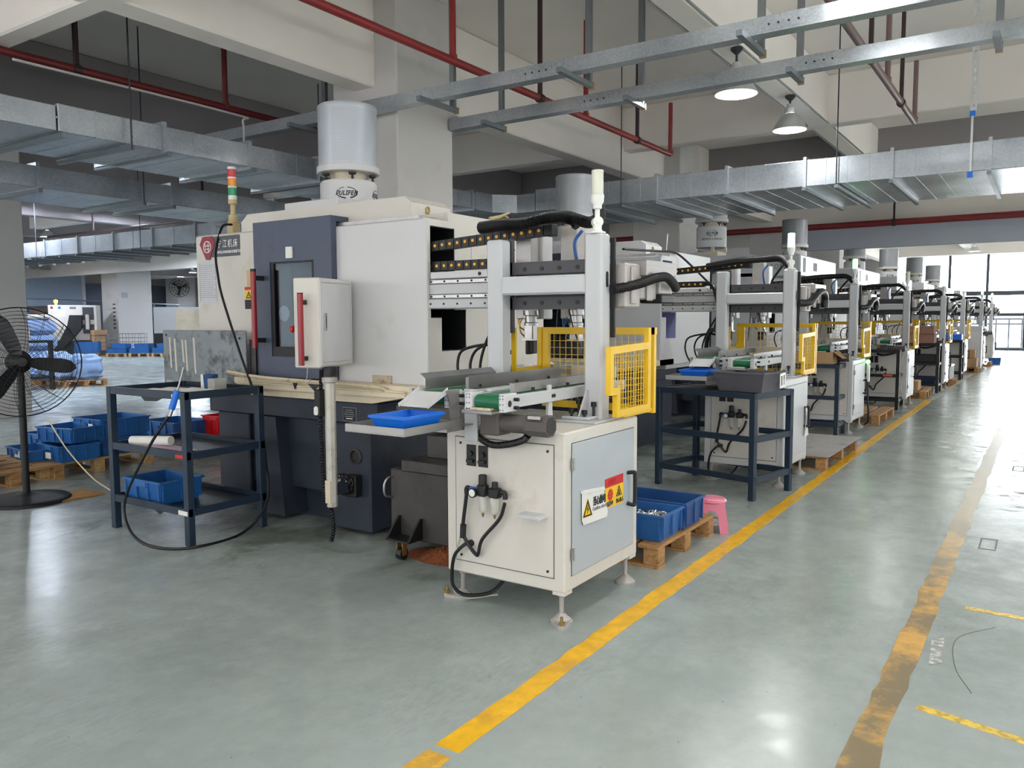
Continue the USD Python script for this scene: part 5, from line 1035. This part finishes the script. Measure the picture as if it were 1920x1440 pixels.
p2 = thing('roll_of_paper', 'white paper roll on the middle shelf of the trolley', 'paper', (3.3, 5.4, .61))
part(p2, 'roll', G().cy((3.27, 5.50, .635), (3.36, 5.16, .65), .034, 14), PAPER, 40); part(p2, 'loose_edge', G().b(3.2, 3.32, 5.2, 5.5, .602, .606), PAPER)
solo('pink_slip', 'pink paper forms on the middle trolley shelf beside the paper roll', 'paper', G().pr([(3.19, 5.38), (3.22, 4.88), (3.36, 4.86), (3.4, 5.2), (3.3, 5.4)], 'z', .608, .612), PINKP)
cp = thing('plastic_cup', 'navy and clear plastic cups on the trolley top by the splash board', 'cup', (3.62, 5.0, 1.0))
part(cp, 'blue_pot', G().la([(.045, 0), (.052, .11), (.048, .11), (.042, .004), (0, .004)], (3.63, 5.06, 1.0), n=20), mat('navy_plastic', (26, 66, 120), .35), 40)
cp2 = thing('clear_box', 'small clear plastic box beside the navy cup on the trolley', 'container', (3.6, 4.95, 1.0)); part(cp2, 'shell', G().pr(sbox(3.56, 4.92, 3.66, 5.0).difference(sbox(3.564, 4.924, 3.656, 4.996)), 'z', 1.0, 1.085).b(3.56, 3.66, 4.92, 5.0, 1.0, 1.004), GLASSY)
solo('paper_cup', 'white paper roll standing behind the navy cup on the trolley', 'paper', G().cy((3.66, 5.17, 1.0), (3.66, 5.17, 1.105), .03, 16), PAPER, 40)
ag = thing('air_gun', 'blue handled air blow gun hanging from the trolley corner', 'air gun', (3.05, 4.7, .95))
part(ag, 'handle', G().tube([(3.06, 4.68, .93), (3.09, 4.66, 1.05)], .02, 12, smooth=False), BLUET, 40); part(ag, 'nozzle', G().tube([(3.09, 4.66, 1.05), (3.10, 4.65, 1.09), (3.13, 4.64, 1.2)], .006, 8), STEEL, 40); part(ag, 'swivel', G().cy((3.045, 4.685, .885), (3.06, 4.68, .93), .013, 10), STEEL, 40)
hs = thing('air_hose', 'black air hose looping from the lathe top over the floor to the blow gun', 'hose', (3.1, 4.8, 0))
part(hs, 'hose', G().tube([(4.36, 5.72, 2.30), (4.27, 5.73, 2.27), (4.12, 5.62, 2.05), (4.06, 5.52, 1.85), (4.0, 5.39, 1.67), (3.95, 5.14, 1.26), (3.88, 4.86, .87), (3.84, 4.74, .49), (3.76, 4.64, .2), (3.55, 4.64, .02), (3.17, 4.62, .011), (3.02, 4.80, .011), (3.04, 5.1, .02), (3.08, 5.3, .12), (3.085, 5.28, .3), (3.06, 4.95, .66), (3.045, 4.69, .89)], .0095, 8, k=10), RUBBER, 40)
tub('blue_crate', 'blue plastic crate on the bottom shelf of the trolley', 'crate', 3.20, 3.53, 5.06, 5.5, .222, .16, BLUEC)

# standing fan at the left edge
fn = thing('pedestal_fan', 'black pedestal fan with a round wire cage, cut by the left edge', 'fan', (3.25, 7.05, 0))
part(fn, 'base', G().la([(0, 0), (.33, 0), (.33, .02), (.31, .035), (.12, .05), (.05, .07), (.035, .08), (0, .08)], (3.25, 7.05, 0), n=36), BLACK, 40)
part(fn, 'pole', G().cy((3.25, 7.05, .07), (3.25, 7.05, 1.15), .028, 14), BLACK, 40)
hub = np.array([3.20, 6.92, 1.17]); nrm = np.array([-.30, -.95, .03]); nrm /= np.linalg.norm(nrm); ex = np.cross((0, 0, 1), nrm); ex /= np.linalg.norm(ex); ey = np.cross(nrm, ex)
def fanf(g): return g.fr(hub, ex, ey, nrm)
part(fn, 'motor', fanf(G().la([(0, -.26), (.07, -.25), (.095, -.2), (.095, -.1), (.05, -.07), (0, -.06)], (0, 0, 0), n=20)), BLACK, 40)
for s_, nm in ((1, 'front_cage'), (-1, 'rear_cage')):
    g = G(); dz = lambda r: s_ * .09 * (1 - (r / .44) ** 2.2)
    for r in np.linspace(.09, .44, 13):
        a = np.linspace(0, 2 * np.pi, 45); g.tube(np.stack([r * np.cos(a), r * np.sin(a), np.full(45, dz(r))], 1), .0016 if r < .43 else .005, 5, smooth=False, cap=False)
    for k in range(16):
        a0 = k * 2 * np.pi / 16; rr = np.linspace(.05, .44, 8); aa = a0 + (rr - .05) * .9
        g.tube(np.stack([rr * np.cos(aa), rr * np.sin(aa), [dz(r) for r in rr]], 1), .0018, 5, smooth=False, cap=False)
    part(fn, nm, fanf(g), BLACK)
for k in range(3):
    a0 = math.radians(-8 + 120 * k); rr = np.linspace(.05, .40, 10); wd = np.interp(rr, [.05, .12, .3, .38, .40], [.03, .05, .062, .045, .012]); v = []
    for r, w_ in zip(rr, wd):
        for q, tz in ((-1, 1), (1, -1)):
            for th in (.004, -.004):
                u = np.array([r * math.cos(a0) - q * w_ * math.sin(a0), r * math.sin(a0) + q * w_ * math.cos(a0), tz * .03 * (1 - r) + th - .0]); v.append(u)
    f = []
    for i in range(9):
        b0, b1 = i * 4, (i + 1) * 4
        for (p, q) in ((0, 2), (2, 3), (3, 1), (1, 0)): f += [(b0 + p, b0 + q, b1 + q), (b0 + p, b1 + q, b1 + p)]
    f += [(36, 38, 39), (36, 39, 37)]
    part(fn, 'blade', fanf(G().add(v, f)), mat('fan_blade_black', (34, 34, 38), .35))
part(fn, 'hub_cap', fanf(G().la([(.05, -.04), (.05, .04), (.035, .055), (0, .058)], (0, 0, 0), n=18)), BLACK, 40)
part(fn, 'neck', G().cy((3.25, 7.05, 1.12), tuple(hub - nrm * .15), .03, 10), BLACK, 40)
solo('fan_cord', 'thin cream rope hanging from the fan to the trolley foot', 'cord', G().tube([(3.22, 6.6, .74), (3.24, 6.35, .5), (3.27, 6.05, .3), (3.3, 5.8, .2), (3.2, 5.62, .16)], .0055, 6), mat('cream_rope', (206, 190, 160), .7), 40)
solo('wooden_board', 'rough wooden board on the floor beside the fan base', 'board', G().b(3.35, 3.75, 6.75, 7.1, 0, .016, .003), WOOD)

# left pallets with blue crates
pallet('pale wooden pallet under the blue crates, behind the trolley', 3.75, 4.90, 7.85, 8.80, WOODL)
LC = 'blue crates on the left pallets'
tub('blue_crate', 'low blue crate with a white label, front left of the pallet', 'crate', 3.78, 4.18, 8.07, 8.62, .145, .11, BLUEC, rz=-8)
tub('blue_crate', 'blue crate stacked lowest at the middle, with a paper slip', 'crate', 3.92, 4.30, 7.78, 8.24, .145, .16, BLUEC, rz=-4)
tub('blue_crate', 'tilted blue crate lying on top of the lower blue crate', 'crate', 3.98, 4.38, 7.82, 8.32, .315, .15, BLUEC, rz=10)
tub('blue_crate', 'blue crate behind the low labelled crate at left', 'crate', 4.09, 4.49, 8.36, 8.86, .145, .2, BLUEC)
tub('blue_crate', 'big blue crate at the right end of the pallet, lower', 'crate', 4.35, 4.85, 7.87, 8.35, .145, .17, BLUEC)
tub('blue_crate', 'big blue crate with a white sticker on top at right', 'crate', 4.35, 4.87, 7.85, 8.37, .32, .19, BLUEC)
for x, y, z, w_, lab in ((3.775, 8.33, .2, .1, 'white label on the low blue crate'), (3.903, 8.0, .2, .1, 'smudged paper slip on the middle blue crate'), (4.327, 8.0, .43, .08, 'square white sticker on the big blue crate')):
    solo('crate_label', lab, 'label', G().b(x - .005, x, y - w_ / 2, y + w_ / 2, z - .025, z + .035), PAPER)
pallet('dark pallet at the far side behind the blue crates', 5.15, 6.3, 7.6, 8.6, WOOD)
pallet('old pallet at the left edge under a pale sack', 3.0, 3.9, 7.75, 8.9, WOOD, rz=4)
tub('blue_crate', 'blue crate seen through the trolley, next to the red crate', 'crate', 5.35, 5.80, 8.15, 8.75, .15, .2, BLUEC)
tub('red_crate', 'red plastic crate behind the trolley', 'crate', 5.75, 6.15, 7.75, 8.2, .15, .25, REDP)
ss = thing('white_sack', 'crumpled pale sack at the left edge on a pallet', 'sack', (3.1, 8.2, .14)); ms = trimesh.creation.icosphere(3); v = ms.vertices * (.3, .4, .17); v = v * (1 + .18 * np.sin(7 * ms.vertices[:, :1] + 5 * ms.vertices[:, 1:2]) * np.cos(6 * ms.vertices[:, 2:])); part(ss, 'sack_body', G().add(v + (3.2, 8.35, .29), ms.faces), mat('pale_sack', (196, 196, 200), .6, var=.1, scale=12), True)

# pallet with two crates and a stool beside the nearest loader
pallet('wooden pallet beside the nearest loader cabinet under two blue crates', 4.40, 5.35, 1.89, 2.75)
cr1 = tub('blue_crate', 'blue crate filled with shiny turned parts', 'crate', 4.47, 4.79, 1.90, 2.36, .143, .165, BLUEC)
tub('blue_crate', 'blue crate behind the one with turned parts', 'crate', 4.82, 5.14, 1.89, 2.42, .143, .175, mat('dark_blue_crate_plastic', (36, 80, 140), .42, var=.1))
g = G()
for k in range(230):
    p = np.array([RNG.uniform(4.51, 4.75), RNG.uniform(1.94, 2.32), .235 + RNG.uniform(0, .03)]); d = RNG.normal(size=3); d /= np.linalg.norm(d); g.la([(0, -.014), (.009, -.014), (.009, .004), (.006, .004), (.006, .014), (0, .014)], p, axis=d, n=8)
solo('turned_parts', 'heap of small shiny turned steel parts in the blue crate', 'parts', g, CHIPS, 40, kind='stuff')
st = thing('stool', 'small pink plastic stool next to the yellow line', 'stool', (5.47, 1.95, 0)); sc = (5.47, 1.95)
part(st, 'seat', G().la([(0, .235), (.07, .236), (.095, .228), (.105, .212), (.10, .205), (.06, .22), (0, .22)], (*sc, 0), n=28), PINK, 40)
for k in range(4):
    a = math.radians(20 + 90 * k); ca, sa = math.cos(a), math.sin(a); g = G()
    P0 = Polygon([(-.118, 0), (-.06, 0), (-.045, .12), (-.02, .155), (.02, .155), (.045, .12), (.06, 0), (.118, 0), (.088, .215), (-.088, .215)])
    g.pr(P0, 'y', 0, .007); g.v = [np.stack([q[:, 0], .118 - .14 * q[:, 2] + q[:, 1] - .007, q[:, 2]], 1) for q in g.v]
    g.v = [np.stack([sc[0] + ca * q[:, 0] - sa * q[:, 1], sc[1] + sa * q[:, 0] + ca * q[:, 1], q[:, 2]], 1) for q in g.v]
    part(st, 'leg', g, PINK)
part(st, 'foot_ring', G().la([(.112, .055), (.118, .058), (.112, .062)], (*sc, 0), n=24), PINK, 40)

# racks and boxes down the aisle
rack('work_rack', 'empty three-tier navy rack with a grey bin, before the second loader', 6.49, 7.12, 1.965, 2.97, (.89, .53, .2), TEAL, .05, (.89,), rz=-14)
bn = tub('grey_bin', 'dark grey deep plastic bin on the navy rack', 'bin', 6.56, 6.95, 1.86, 2.33, .89, .165, GREYP, .04, .015, rz=-12, parts=False)
pc = thing('card_pocket', 'white framed card holders clipped to the grey bin', 'card holder', (6.60, 1.83, .95))
for k in (0, 1): part(pc, 'card', G().pr(sbox(6.62 + .11 * k, .93, 6.71 + .11 * k, 1.05).difference(sbox(6.64 + .11 * k, .95, 6.69 + .11 * k, 1.03)), 'y', 1.80 + .012 * k, 1.806 + .012 * k).rz(0), WHITEP)
rack('work_table', 'navy steel table carrying the open carton', 10.58, 11.05, 2.16, 3.0, (.92, .52, .18), TEAL, .05, (.92,))
cb = thing('open_carton', 'open cardboard carton on the navy table', 'carton', (10.8, 2.5, .92))
part(cb, 'box', G().pr(sbox(10.62, 2.25, 10.98, 2.9).difference(sbox(10.626, 2.256, 10.974, 2.894)), 'z', .92, 1.07), CARD); part(cb, 'flap', G().add([(10.62, 2.25, 1.07), (10.98, 2.25, 1.07), (10.98, 2.13, .99), (10.62, 2.13, .99), (10.62, 2.253, 1.075), (10.98, 2.253, 1.075), (10.98, 2.133, .995), (10.62, 2.133, .995)], [[0, 1, 2], [0, 2, 3], [4, 6, 5], [4, 7, 6], [0, 4, 5], [0, 5, 1], [3, 2, 6], [3, 6, 7]]), CARD); part(cb, 'flap', G().b(10.62, 10.98, 2.9, 3.0, 1.066, 1.07), CARD)
r4 = rack('work_rack', 'grey-black rack with an orange tag before the fourth loader', 14.3, 14.9, 2.0, 2.9, (.98, .58, .18), BLACK, .05, (.98,)); part(r4, 'orange_tag', G().b(14.29, 14.30, 2.1, 2.24, .545, .575), mat('orange_tag', (226, 96, 60), .6))
part(r4, 'brace', G().tube([(14.33, 2.9, .58), (14.33, 2.65, .36), (14.33, 2.8, .3)], .012, 6, smooth=False), BLACK)
r5 = rack('work_rack', 'dark rack crowned by a brown carton', 18.0, 18.5, 1.80, 2.62, (.98, .6, .18), BLACK, .06, (.98, .6)); solo('carton', 'brown carton with folded lid on the dark rack', 'carton', G().b(17.98, 18.38, 1.90, 2.43, .985, 1.17, .01).b(17.97, 18.37, 1.91, 2.42, 1.17, 1.33, .01), CARDB)
solo('dark_bin', 'black bin on the middle shelf of the dark rack', 'bin', G().b(18.05, 18.45, 1.86, 2.5, .6, .76, .01), BLACK); tub('blue_crate', 'dark blue crate at the foot of the dark rack', 'crate', 18.05, 18.45, 1.86, 2.5, .185, .12, mat('deep_blue_plastic', (30, 44, 74), .5), parts=False)
r6 = rack('work_rack', 'dark rack crowned by the bright blue box', 22.0, 22.5, 1.72, 2.4, (.95, .58, .18), BLACK, .06, (.95,)); solo('blue_box', 'bright blue box on the rack in the distance', 'box', G().b(21.99, 22.29, 1.74, 2.32, .955, 1.10, .01), BLUET)
pallet('wooden pallet covered by a grey sheet, on the yellow line', 8.18, 9.72, 1.77, 2.95, top=mat('worn_grey_ply', (170, 166, 164), .6, var=.08, scale=4, dirt=(110, 106, 106), dirt_amt=.25, dirt_scale=5))
pallet('empty wooden pallet behind the second pallet', 12.1, 13.4, 1.93, 3.0); pallet('wooden pallet before the brown carton rack', 16.4, 17.6, 1.86, 2.6, rz=2); pallet('small far pallet under a wrapped bundle', 20.0, 20.9, 1.72, 2.3); pallet('far pallet under cartons', 24.9, 25.7, 1.55, 2.2); pallet('farthest pallet, by the eighth loader', 28.4, 29.2, 1.45, 2.0)
solo('carton', 'flat cardboard carton on the pallet before the dark rack', 'carton', G().b(16.5, 16.9, 1.98, 2.55, .145, .33, .01), CARD)
g = G()
for i in range(4):
    for j in range(5): g.cy((20.08 + .17 * i, 1.8 + .1 * j, .145), (20.08 + .17 * i, 1.8 + .1 * j, .4), .045, 8)
bd = thing('wrapped_bundle', 'bundle of metal parts under white wrap on the far pallet', 'bundle', (20.4, 2, .145)); part(bd, 'parts', g, STEEL); part(bd, 'wrap', G().b(20.02, 20.68, 1.75, 2.27, .401, .46, .02), WHITEP)
solo('carton', 'small carton stacked uppermost by the seventh loader', 'carton', G().b(25.0, 25.4, 1.65, 2.1, .41, .62, .01), CARD); solo('carton', 'wide carton under the small carton by the seventh loader', 'carton', G().b(24.95, 25.5, 1.6, 2.15, .145, .405, .01), CARD)
tub('blue_bin', 'blue bucket on the floor at the far end of the row', 'bin', 29.9, 30.3, 1.25, 1.6, 0, .2, BLUEC, parts=False)
rb = thing('grey_machine_box', 'grey white control cabinet between the sixth and seventh loaders', 'cabinet', (25.8, 1.9, 0)); part(rb, 'body', G().b(25.7, 26.1, 1.55, 2.2, .1, 1.25, .01), GREYWHITE); part(rb, 'door_leaf', G().b(25.685, 25.7, 1.6, 2.15, .2, 1.1), WHITE); part(rb, 'plinth', G().b(25.75, 26.05, 1.6, 2.15, 0, .1), BLACK)
tl = thing('test_light', 'small green pilot light on a white handset hanging at the third loader', 'handset', (11.9, 2.02, .7)); part(tl, 'handset', G().b(11.86, 11.92, 2.03, 2.07, .62, .86, .01), WHITEP); part(tl, 'pilot_light', G().la([(0, 0), (.03, 0), (.03, .02), (0, .025)], (11.86, 2.05, .9), axis=(-1, 0, 0), n=14), GREENL); part(tl, 'cable', G().tube([(11.89, 2.05, .62), (11.85, 2.04, .4), (11.88, 2.03, .1), (12.0, 2.1, .012)], .012, 6), RUBBER, 40)
rg = thing('white_rag', 'white rag hanging from the second cabinet handle', 'rag', (7.84, 1.86, .5)); n = 9
v = [(7.80 + .012 * i + .02 * (1 - j / 11) * math.sin(i), 1.885 - .012 * math.sin(i * 1.3 + j * .3), .66 - .025 * j) for j in range(12) for i in range(n)]
part(rg, 'cloth', G().add(v, [(j * n + i, j * n + i + 1, (j + 1) * n + i + 1) for j in range(11) for i in range(n - 1)] + [(j * n + i, (j + 1) * n + i + 1, (j + 1) * n + i) for j in range(11) for i in range(n - 1)]), PAPER, True)
cc = thing('cable_coil', 'black coil of cable hanging at the second gantry post', 'cable', (7.9, 2.9, 1.0)); g = G()
for k in range(7):
    a = np.linspace(0, 2 * np.pi, 20); g.tube(np.stack([7.82 + .01 * k + 0 * a, 2.80 + (.07 + .008 * (k % 4)) * np.cos(a), 1.22 + (.16 + .01 * (k % 3)) * np.sin(a)], 1), .009, 6, smooth=False)
part(cc, 'coil', g.tube([(7.85, 2.80, 1.38), (7.86, 2.78, 1.5), (7.87, 2.73, 1.62)], .01, 6), RUBBER, 40)

bk = thing('roof_cable', 'black cable with a thin aerial strung along the top of the second lathe', 'cable', (9, 3.4, 2.2)); part(bk, 'cable', G().tube([(7.0, 3.40, 2.16), (7.9, 3.41, 2.2), (8.25, 3.42, 2.215), (8.42, 3.38, 2.17), (8.6, 3.2, 1.95), (8.75, 3.05, 1.75)], .012, 8), RUBBER, 40); part(bk, 'aerial', G().cy((8.27, 3.5, 2.22), (8.30, 3.5, 2.42), .005, 6), WHITEP)
cw = thing('white_tube_coil', 'small coil of cream tubing lying on top of the nearest lathe', 'tubing', (4.95, 3.5, 2.23)); g = G()
for k in range(3):
    an = np.linspace(0, 6.4, 16); g.tube(np.stack([5.15 + (.1 + .015 * k) * np.cos(an), 3.56 + .05 * np.sin(an), 2.24 + .02 * k + .045 * np.sin(an + k)], 1), .007, 6, smooth=False)
part(cw, 'coil', g, TOWERB, 40)

# ---------------------------------------------------------------- the back left of the hall
tb = rack('steel_table', 'black steel table with glassware behind the fan cage', 8.4, 9.1, 18.2, 20.2, (1.08, .3), BLACK, .08, (1.08, .3))
for k, (y, h_, r_) in enumerate(((18.5, .42, .07), (18.7, .3, .09), (18.95, .36, .06), (19.3, .4, .08), (19.6, .3, .09))):
    solo('metal_canister', ('tall bottle nearest the sacks', 'squat amber jar', 'thin bottle', 'tall jar', 'wide jar at left')[k] + ' on the black steel table', 'jar', G().la([(0, 0), (r_, 0), (r_, h_ * .7), (r_ * .5, h_ * .8), (r_ * .5, h_), (0, h_)], (8.7, y, 1.09), n=14), (STEEL, BRASS, STAIN, GLASSY, STEEL)[k], 40)
def sack(label, c, s, m, seed):
    ms = trimesh.creation.icosphere(3); q = ms.vertices; e = np.sign(q) * np.abs(q) ** .55; v = e * s * (1 + .08 * np.sin(q[:, :1] * 9 + seed) * np.cos(q[:, 1:2] * 8 + seed * 2) + .05 * np.sin(q[:, 2:] * 14 + seed)); return solo('sack', label, 'sack', G().add(v + np.array(c), ms.faces), m, True)
pallet('small pallet under the blue striped sacks', 9.4, 10.4, 18.4, 19.5, WOOD)
sack('blue striped sack on the small pallet, left one', (9.6, 19.1, .45), (.3, .42, .33), SACK, 1); sack('blue striped sack on the small pallet, right one', (10.05, 18.75, .42), (.32, .36, .3), SACK, 2)
pk = thing('sack_stack', 'tall stack of pale blue sacks beside the black table', 'stack', (9.6, 20.3, 0))
for k in range(4): part(pk, 'stacked_sack', G().b(9.3, 10.1, 19.9, 20.9, .1 + .36 * k, .44 + .36 * k, .1), SACK)
part(pk, 'sack_cover', G().b(9.35, 10.0, 20.0, 20.8, 1.55, 1.66, .04), WHITEP); part(pk, 'pallet_base', G().b(9.3, 10.1, 19.9, 20.9, 0, .1), WOOD)
pe = thing('person', 'person with dark hair and blue clothes bending behind the sack stack', 'person', (11.0, 23.0, 0))
import manifold3d as mf
J = dict(pelvis=((11.0, 23.0, .98), .17), chest=((10.85, 22.9, 1.38), .19), neck=((10.78, 22.85, 1.56), .07), head=((10.7, 22.8, 1.72), .115), sl=((10.72, 23.1, 1.46), .075), el=((10.55, 23.15, 1.2), .055), hl=((10.4, 22.95, 1.1), .045), sr=((11.0, 22.7, 1.46), .075), er=((10.85, 22.55, 1.2), .055), hr=((10.6, 22.6, 1.1), .045), kl=((11.0, 23.12, .52), .08), fl_=((11.03, 23.12, .06), .055), kr=((11.0, 22.88, .52), .08), fr_=((11.0, 22.88, .06), .055), tl=((10.85, 23.12, .04), .04), tr=((10.83, 22.88, .04), .04))
def limb(*n): return mf.Manifold.batch_hull([mf.Manifold.sphere(J[k][1], 20).translate(J[k][0]) for k in n])
bd_ = limb('pelvis', 'chest')
for q in (('chest', 'sl', 'sr'), ('chest', 'neck'), ('neck', 'head'), ('sl', 'el'), ('el', 'hl'), ('sr', 'er'), ('er', 'hr'), ('pelvis', 'kl'), ('kl', 'fl_'), ('pelvis', 'kr'), ('kr', 'fr_'), ('fl_', 'tl'), ('fr_', 'tr')): bd_ = bd_ + limb(*q)
bm = bd_.refine_to_length(.05).to_mesh(); tm = trimesh.Trimesh(bm.vert_properties[:, :3], bm.tri_verts); trimesh.smoothing.filter_taubin(tm, iterations=8)
part(pe, 'body', G().m(tm), SACKB, True); part(pe, 'hair', G().la([(.0, -.02), (.12, -.01), (.128, .06), (.09, .12), (0, .135)], (10.72, 22.82, 1.72), n=16), BLACK, 40); part(pe, 'face', G().la([(0, .0), (.07, .0), (.085, -.05), (.05, -.09), (0, -.1)], (10.65, 22.77, 1.73), n=14), mat('skin', (196, 150, 126), .6), 40)


def far_lathe(label, x, y, amber):
    """An older white lathe standing on a black base: hood, chip conveyor, headstock openings, little signs."""
    t = thing('old_lathe', label, 'machine', (x, y, 0)); e = np.array([.78, -.62, 0]); n = np.array([-.62, -.78, 0])     # e runs to the right in view, n faces the aisle
    B = lambda a0, a1, b0, b1, z0, z1, c=0: G().b(a0, a1, b0, b1, z0, z1, c).fr((x, y, 0), e, n, (0, 0, 1))
    part(t, 'base', B(-1.4, 1.4, -.6, .6, 0, .62), BLACK); part(t, 'hood', B(-.6, 1.3, -.6, .45, .66, 2.2, .02), WARM); part(t, 'headstock', B(-1.5, -.6, -.55, .4, .6, 2.15, .02), SOOT)
    part(t, 'chip_conveyor', G().pr([(-.3, .3), (.05, .35), (.75, 1.2), (.75, 1.75), (.3, 1.75), (.2, 1.3)], 'y', .46, .85).fr((x, y, 0), e, n, (0, 0, 1)), BLACK)
    part(t, 'sliding_window', B(-1.45, -.75, .4, .42, 1.0, 2.0), mat('brown_window', (72, 50, 40), .3)); part(t, 'opening', B(.75, 1.2, .45, .46, 1.55, 2.1), DGREY); part(t, 'opening', B(.75, 1.2, .45, .46, .95, 1.35), DGREY); part(t, 'tool_post', B(.85, 1.05, .46, .6, 1.1, 1.8, .03), STEEL)
    for a, m in ((-.45, LOGOR), (-.15, BLUET)): part(t, 'round_sign', G().la([(.06, 0), (0, .001)], (0, 0, 0), axis=(0, 1, 0), n=12).mv((a, .451, 2.08)).fr((x, y, 0), e, n, (0, 0, 1)), m)
    part(t, 'paper_notice', B(-.3, .05, .45, .455, 1.7, 1.95), PAPER); part(t, 'vent_plate', B(.25, .5, .45, .455, 2.02, 2.12), INKG)
    if amber: part(t, 'amber_light', G().la([(0, 2.2), (.05, 2.2), (.05, 2.3), (.08, 2.31), (.08, 2.42), (.0, 2.44)], (0, 0, 0), n=12).mv((-.35, .1, 0)).fr((x, y, 0), e, n, (0, 0, 1)), AMBERL)
    return t


far_lathe('white far lathe with amber light and black chip conveyor, left of the wide column', 18.7, 36.2, True)
cab_ = thing('old_lathe', 'far white lathe with a tall black switch cabinet right of the wide column', 'machine', (26.3, 41.3, 0)); e_, n_ = np.array([.78, -.62, 0]), np.array([-.62, -.78, 0]); B_ = lambda *a: G().b(*a).fr((26.3, 41.3, 0), e_, n_, (0, 0, 1))
part(cab_, 'switch_cabinet', B_(-1.0, -.1, -.5, .5, 0, 2.45), NAVYD); part(cab_, 'hood', B_(-.1, 2.6, -.5, .5, .8, 2.25), WHITE); part(cab_, 'base', B_(-.1, 2.6, -.5, .5, 0, .8), BLACK); part(cab_, 'door_leaf', B_(1.0, 2.5, .5, .55, .7, 2.1), CREAM); part(cab_, 'cabinet_plate', B_(-.9, -.6, .5, .52, 1.8, 2.0), PAPER); part(cab_, 'cabinet_plate', B_(-.85, -.6, .5, .52, .95, 1.1), PAPER)
part(cab_, 'hose_loop', G().tube([(-.6, .55, 1.95), (-.42, .58, 1.8), (-.45, .58, 1.6), (-.65, .55, 1.55)], .025, 6).fr((26.3, 41.3, 0), e_, n_, (0, 0, 1)), WHITEP, 40)
wfn = thing('wall_fan', 'round wall fan high on the far pale column', 'fan', (28.63, 42.6, 3.43)); wn = np.array([-.65, -.76, 0]); wx = np.cross((0, 0, 1), wn); g = G()
for r in (.1, .25, .4, .55): a = np.linspace(0, 6.283, 25); g.tube(np.stack([r * np.cos(a), r * np.sin(a), 0 * a + .1], 1), .012, 4, smooth=False)
for k in range(12): a = k * .5236; g.tube([(.08 * math.cos(a), .08 * math.sin(a), .12), (.55 * math.cos(a), .55 * math.sin(a), .1)], .008, 4, smooth=False)
fo = (28.75, 42.75, 3.43); part(wfn, 'cage', g.fr(fo, wx, (0, 0, 1), wn), BLACK); part(wfn, 'motor', G().la([(0, -.2), (.12, -.18), (.12, 0), (.05, .08), (0, .09)], (0, 0, 0), n=14).fr(fo, wx, (0, 0, 1), wn), BLACK, 40)
g = G()
for k in range(3):
    a = .4 + k * 2.094; g.pr(Polygon([(.05 * math.cos(a), .05 * math.sin(a)), (.45 * math.cos(a - .25), .45 * math.sin(a - .25)), (.48 * math.cos(a + .2), .48 * math.sin(a + .2))]), 'z', .02, .035)
part(wfn, 'blades', g.fr(fo, wx, (0, 0, 1), wn), BLACK); part(wfn, 'arm', G().tube([(0, 0, -.15), (0, -.25, -.2), (0, -.3, -.5)], .03, 6).fr(fo, wx, (0, 0, 1), wn), BLACK)
for k, (x, y) in enumerate(((19.1, 32.7), (19.65, 31.95), (20.2, 31.2), (20.75, 30.45))):
    w_ = ('left', 'second', 'third', 'right')[k]
    pl = pallet(w_ + ' far pallet of the row under flat blue crates', x - .42, x + .42, y - .42, y + .42, WOODL, rz=-54)
    for q in (0, 1):
        tub('blue_crate', f'{("lower", "upper")[q]} flat blue crate on the {w_} far pallet', 'crate', x - .40 + .1 * q, x + .40 - .1 * q, y - .38, y + .38 - .2 * q, .145 + .2 * q, .195, BLUEC, rz=-54, parts=(q == 0))
tub('blue_crate', 'big deep blue crate before the far lathe base', 'crate', 17.95, 18.85, 33.55, 34.35, .15, .46, BLUEC, rz=-38); pallet('dark pallet under the deep blue crate', 17.95, 18.85, 33.5, 34.4, WOOD, rz=-38)
cg = thing('wire_cage', 'grey wire mesh crate before the wide far column', 'cage', (20.0, 34.15, 0)); g = G()
for k in range(9): g.b(-1 + .25 * k, -.985 + .25 * k, -.4, -.385, .2, .95).b(-1 + .25 * k, -.985 + .25 * k, .4, .415, .2, .95)
for k in range(5): g.b(-1, 1, -.4, -.385, .2 + .18 * k, .215 + .18 * k).b(-1, 1, .4, .415, .2 + .18 * k, .215 + .18 * k)
part(cg, 'mesh', g.fr((20.0, 34.15, 0), e_, n_, (0, 0, 1)), mat('wire_grey', (120, 120, 124), .4, metal=.5)); part(cg, 'base', G().b(-1, 1, -.4, .4, .02, .2).fr((20.0, 34.15, 0), e_, n_, (0, 0, 1)), DGREY)
solo('carton', 'tan carton stack beside the far lathe base', 'carton', G().b(19.2, 19.75, 34.9, 35.5, .0, .85, .02).b(19.2, 19.8, 34.85, 35.5, .86, 1.1, .02), CARD)
solo('water_pipe', 'thin blue-grey pipe running across the far back above the machines', 'pipe', G().tube([(14.0, 39.0, 2.55), (20, 38.6, 2.5), (25, 37.2, 2.3)], .03, 6, smooth=False), mat('pipe_blue_grey', (110, 120, 132), .5))
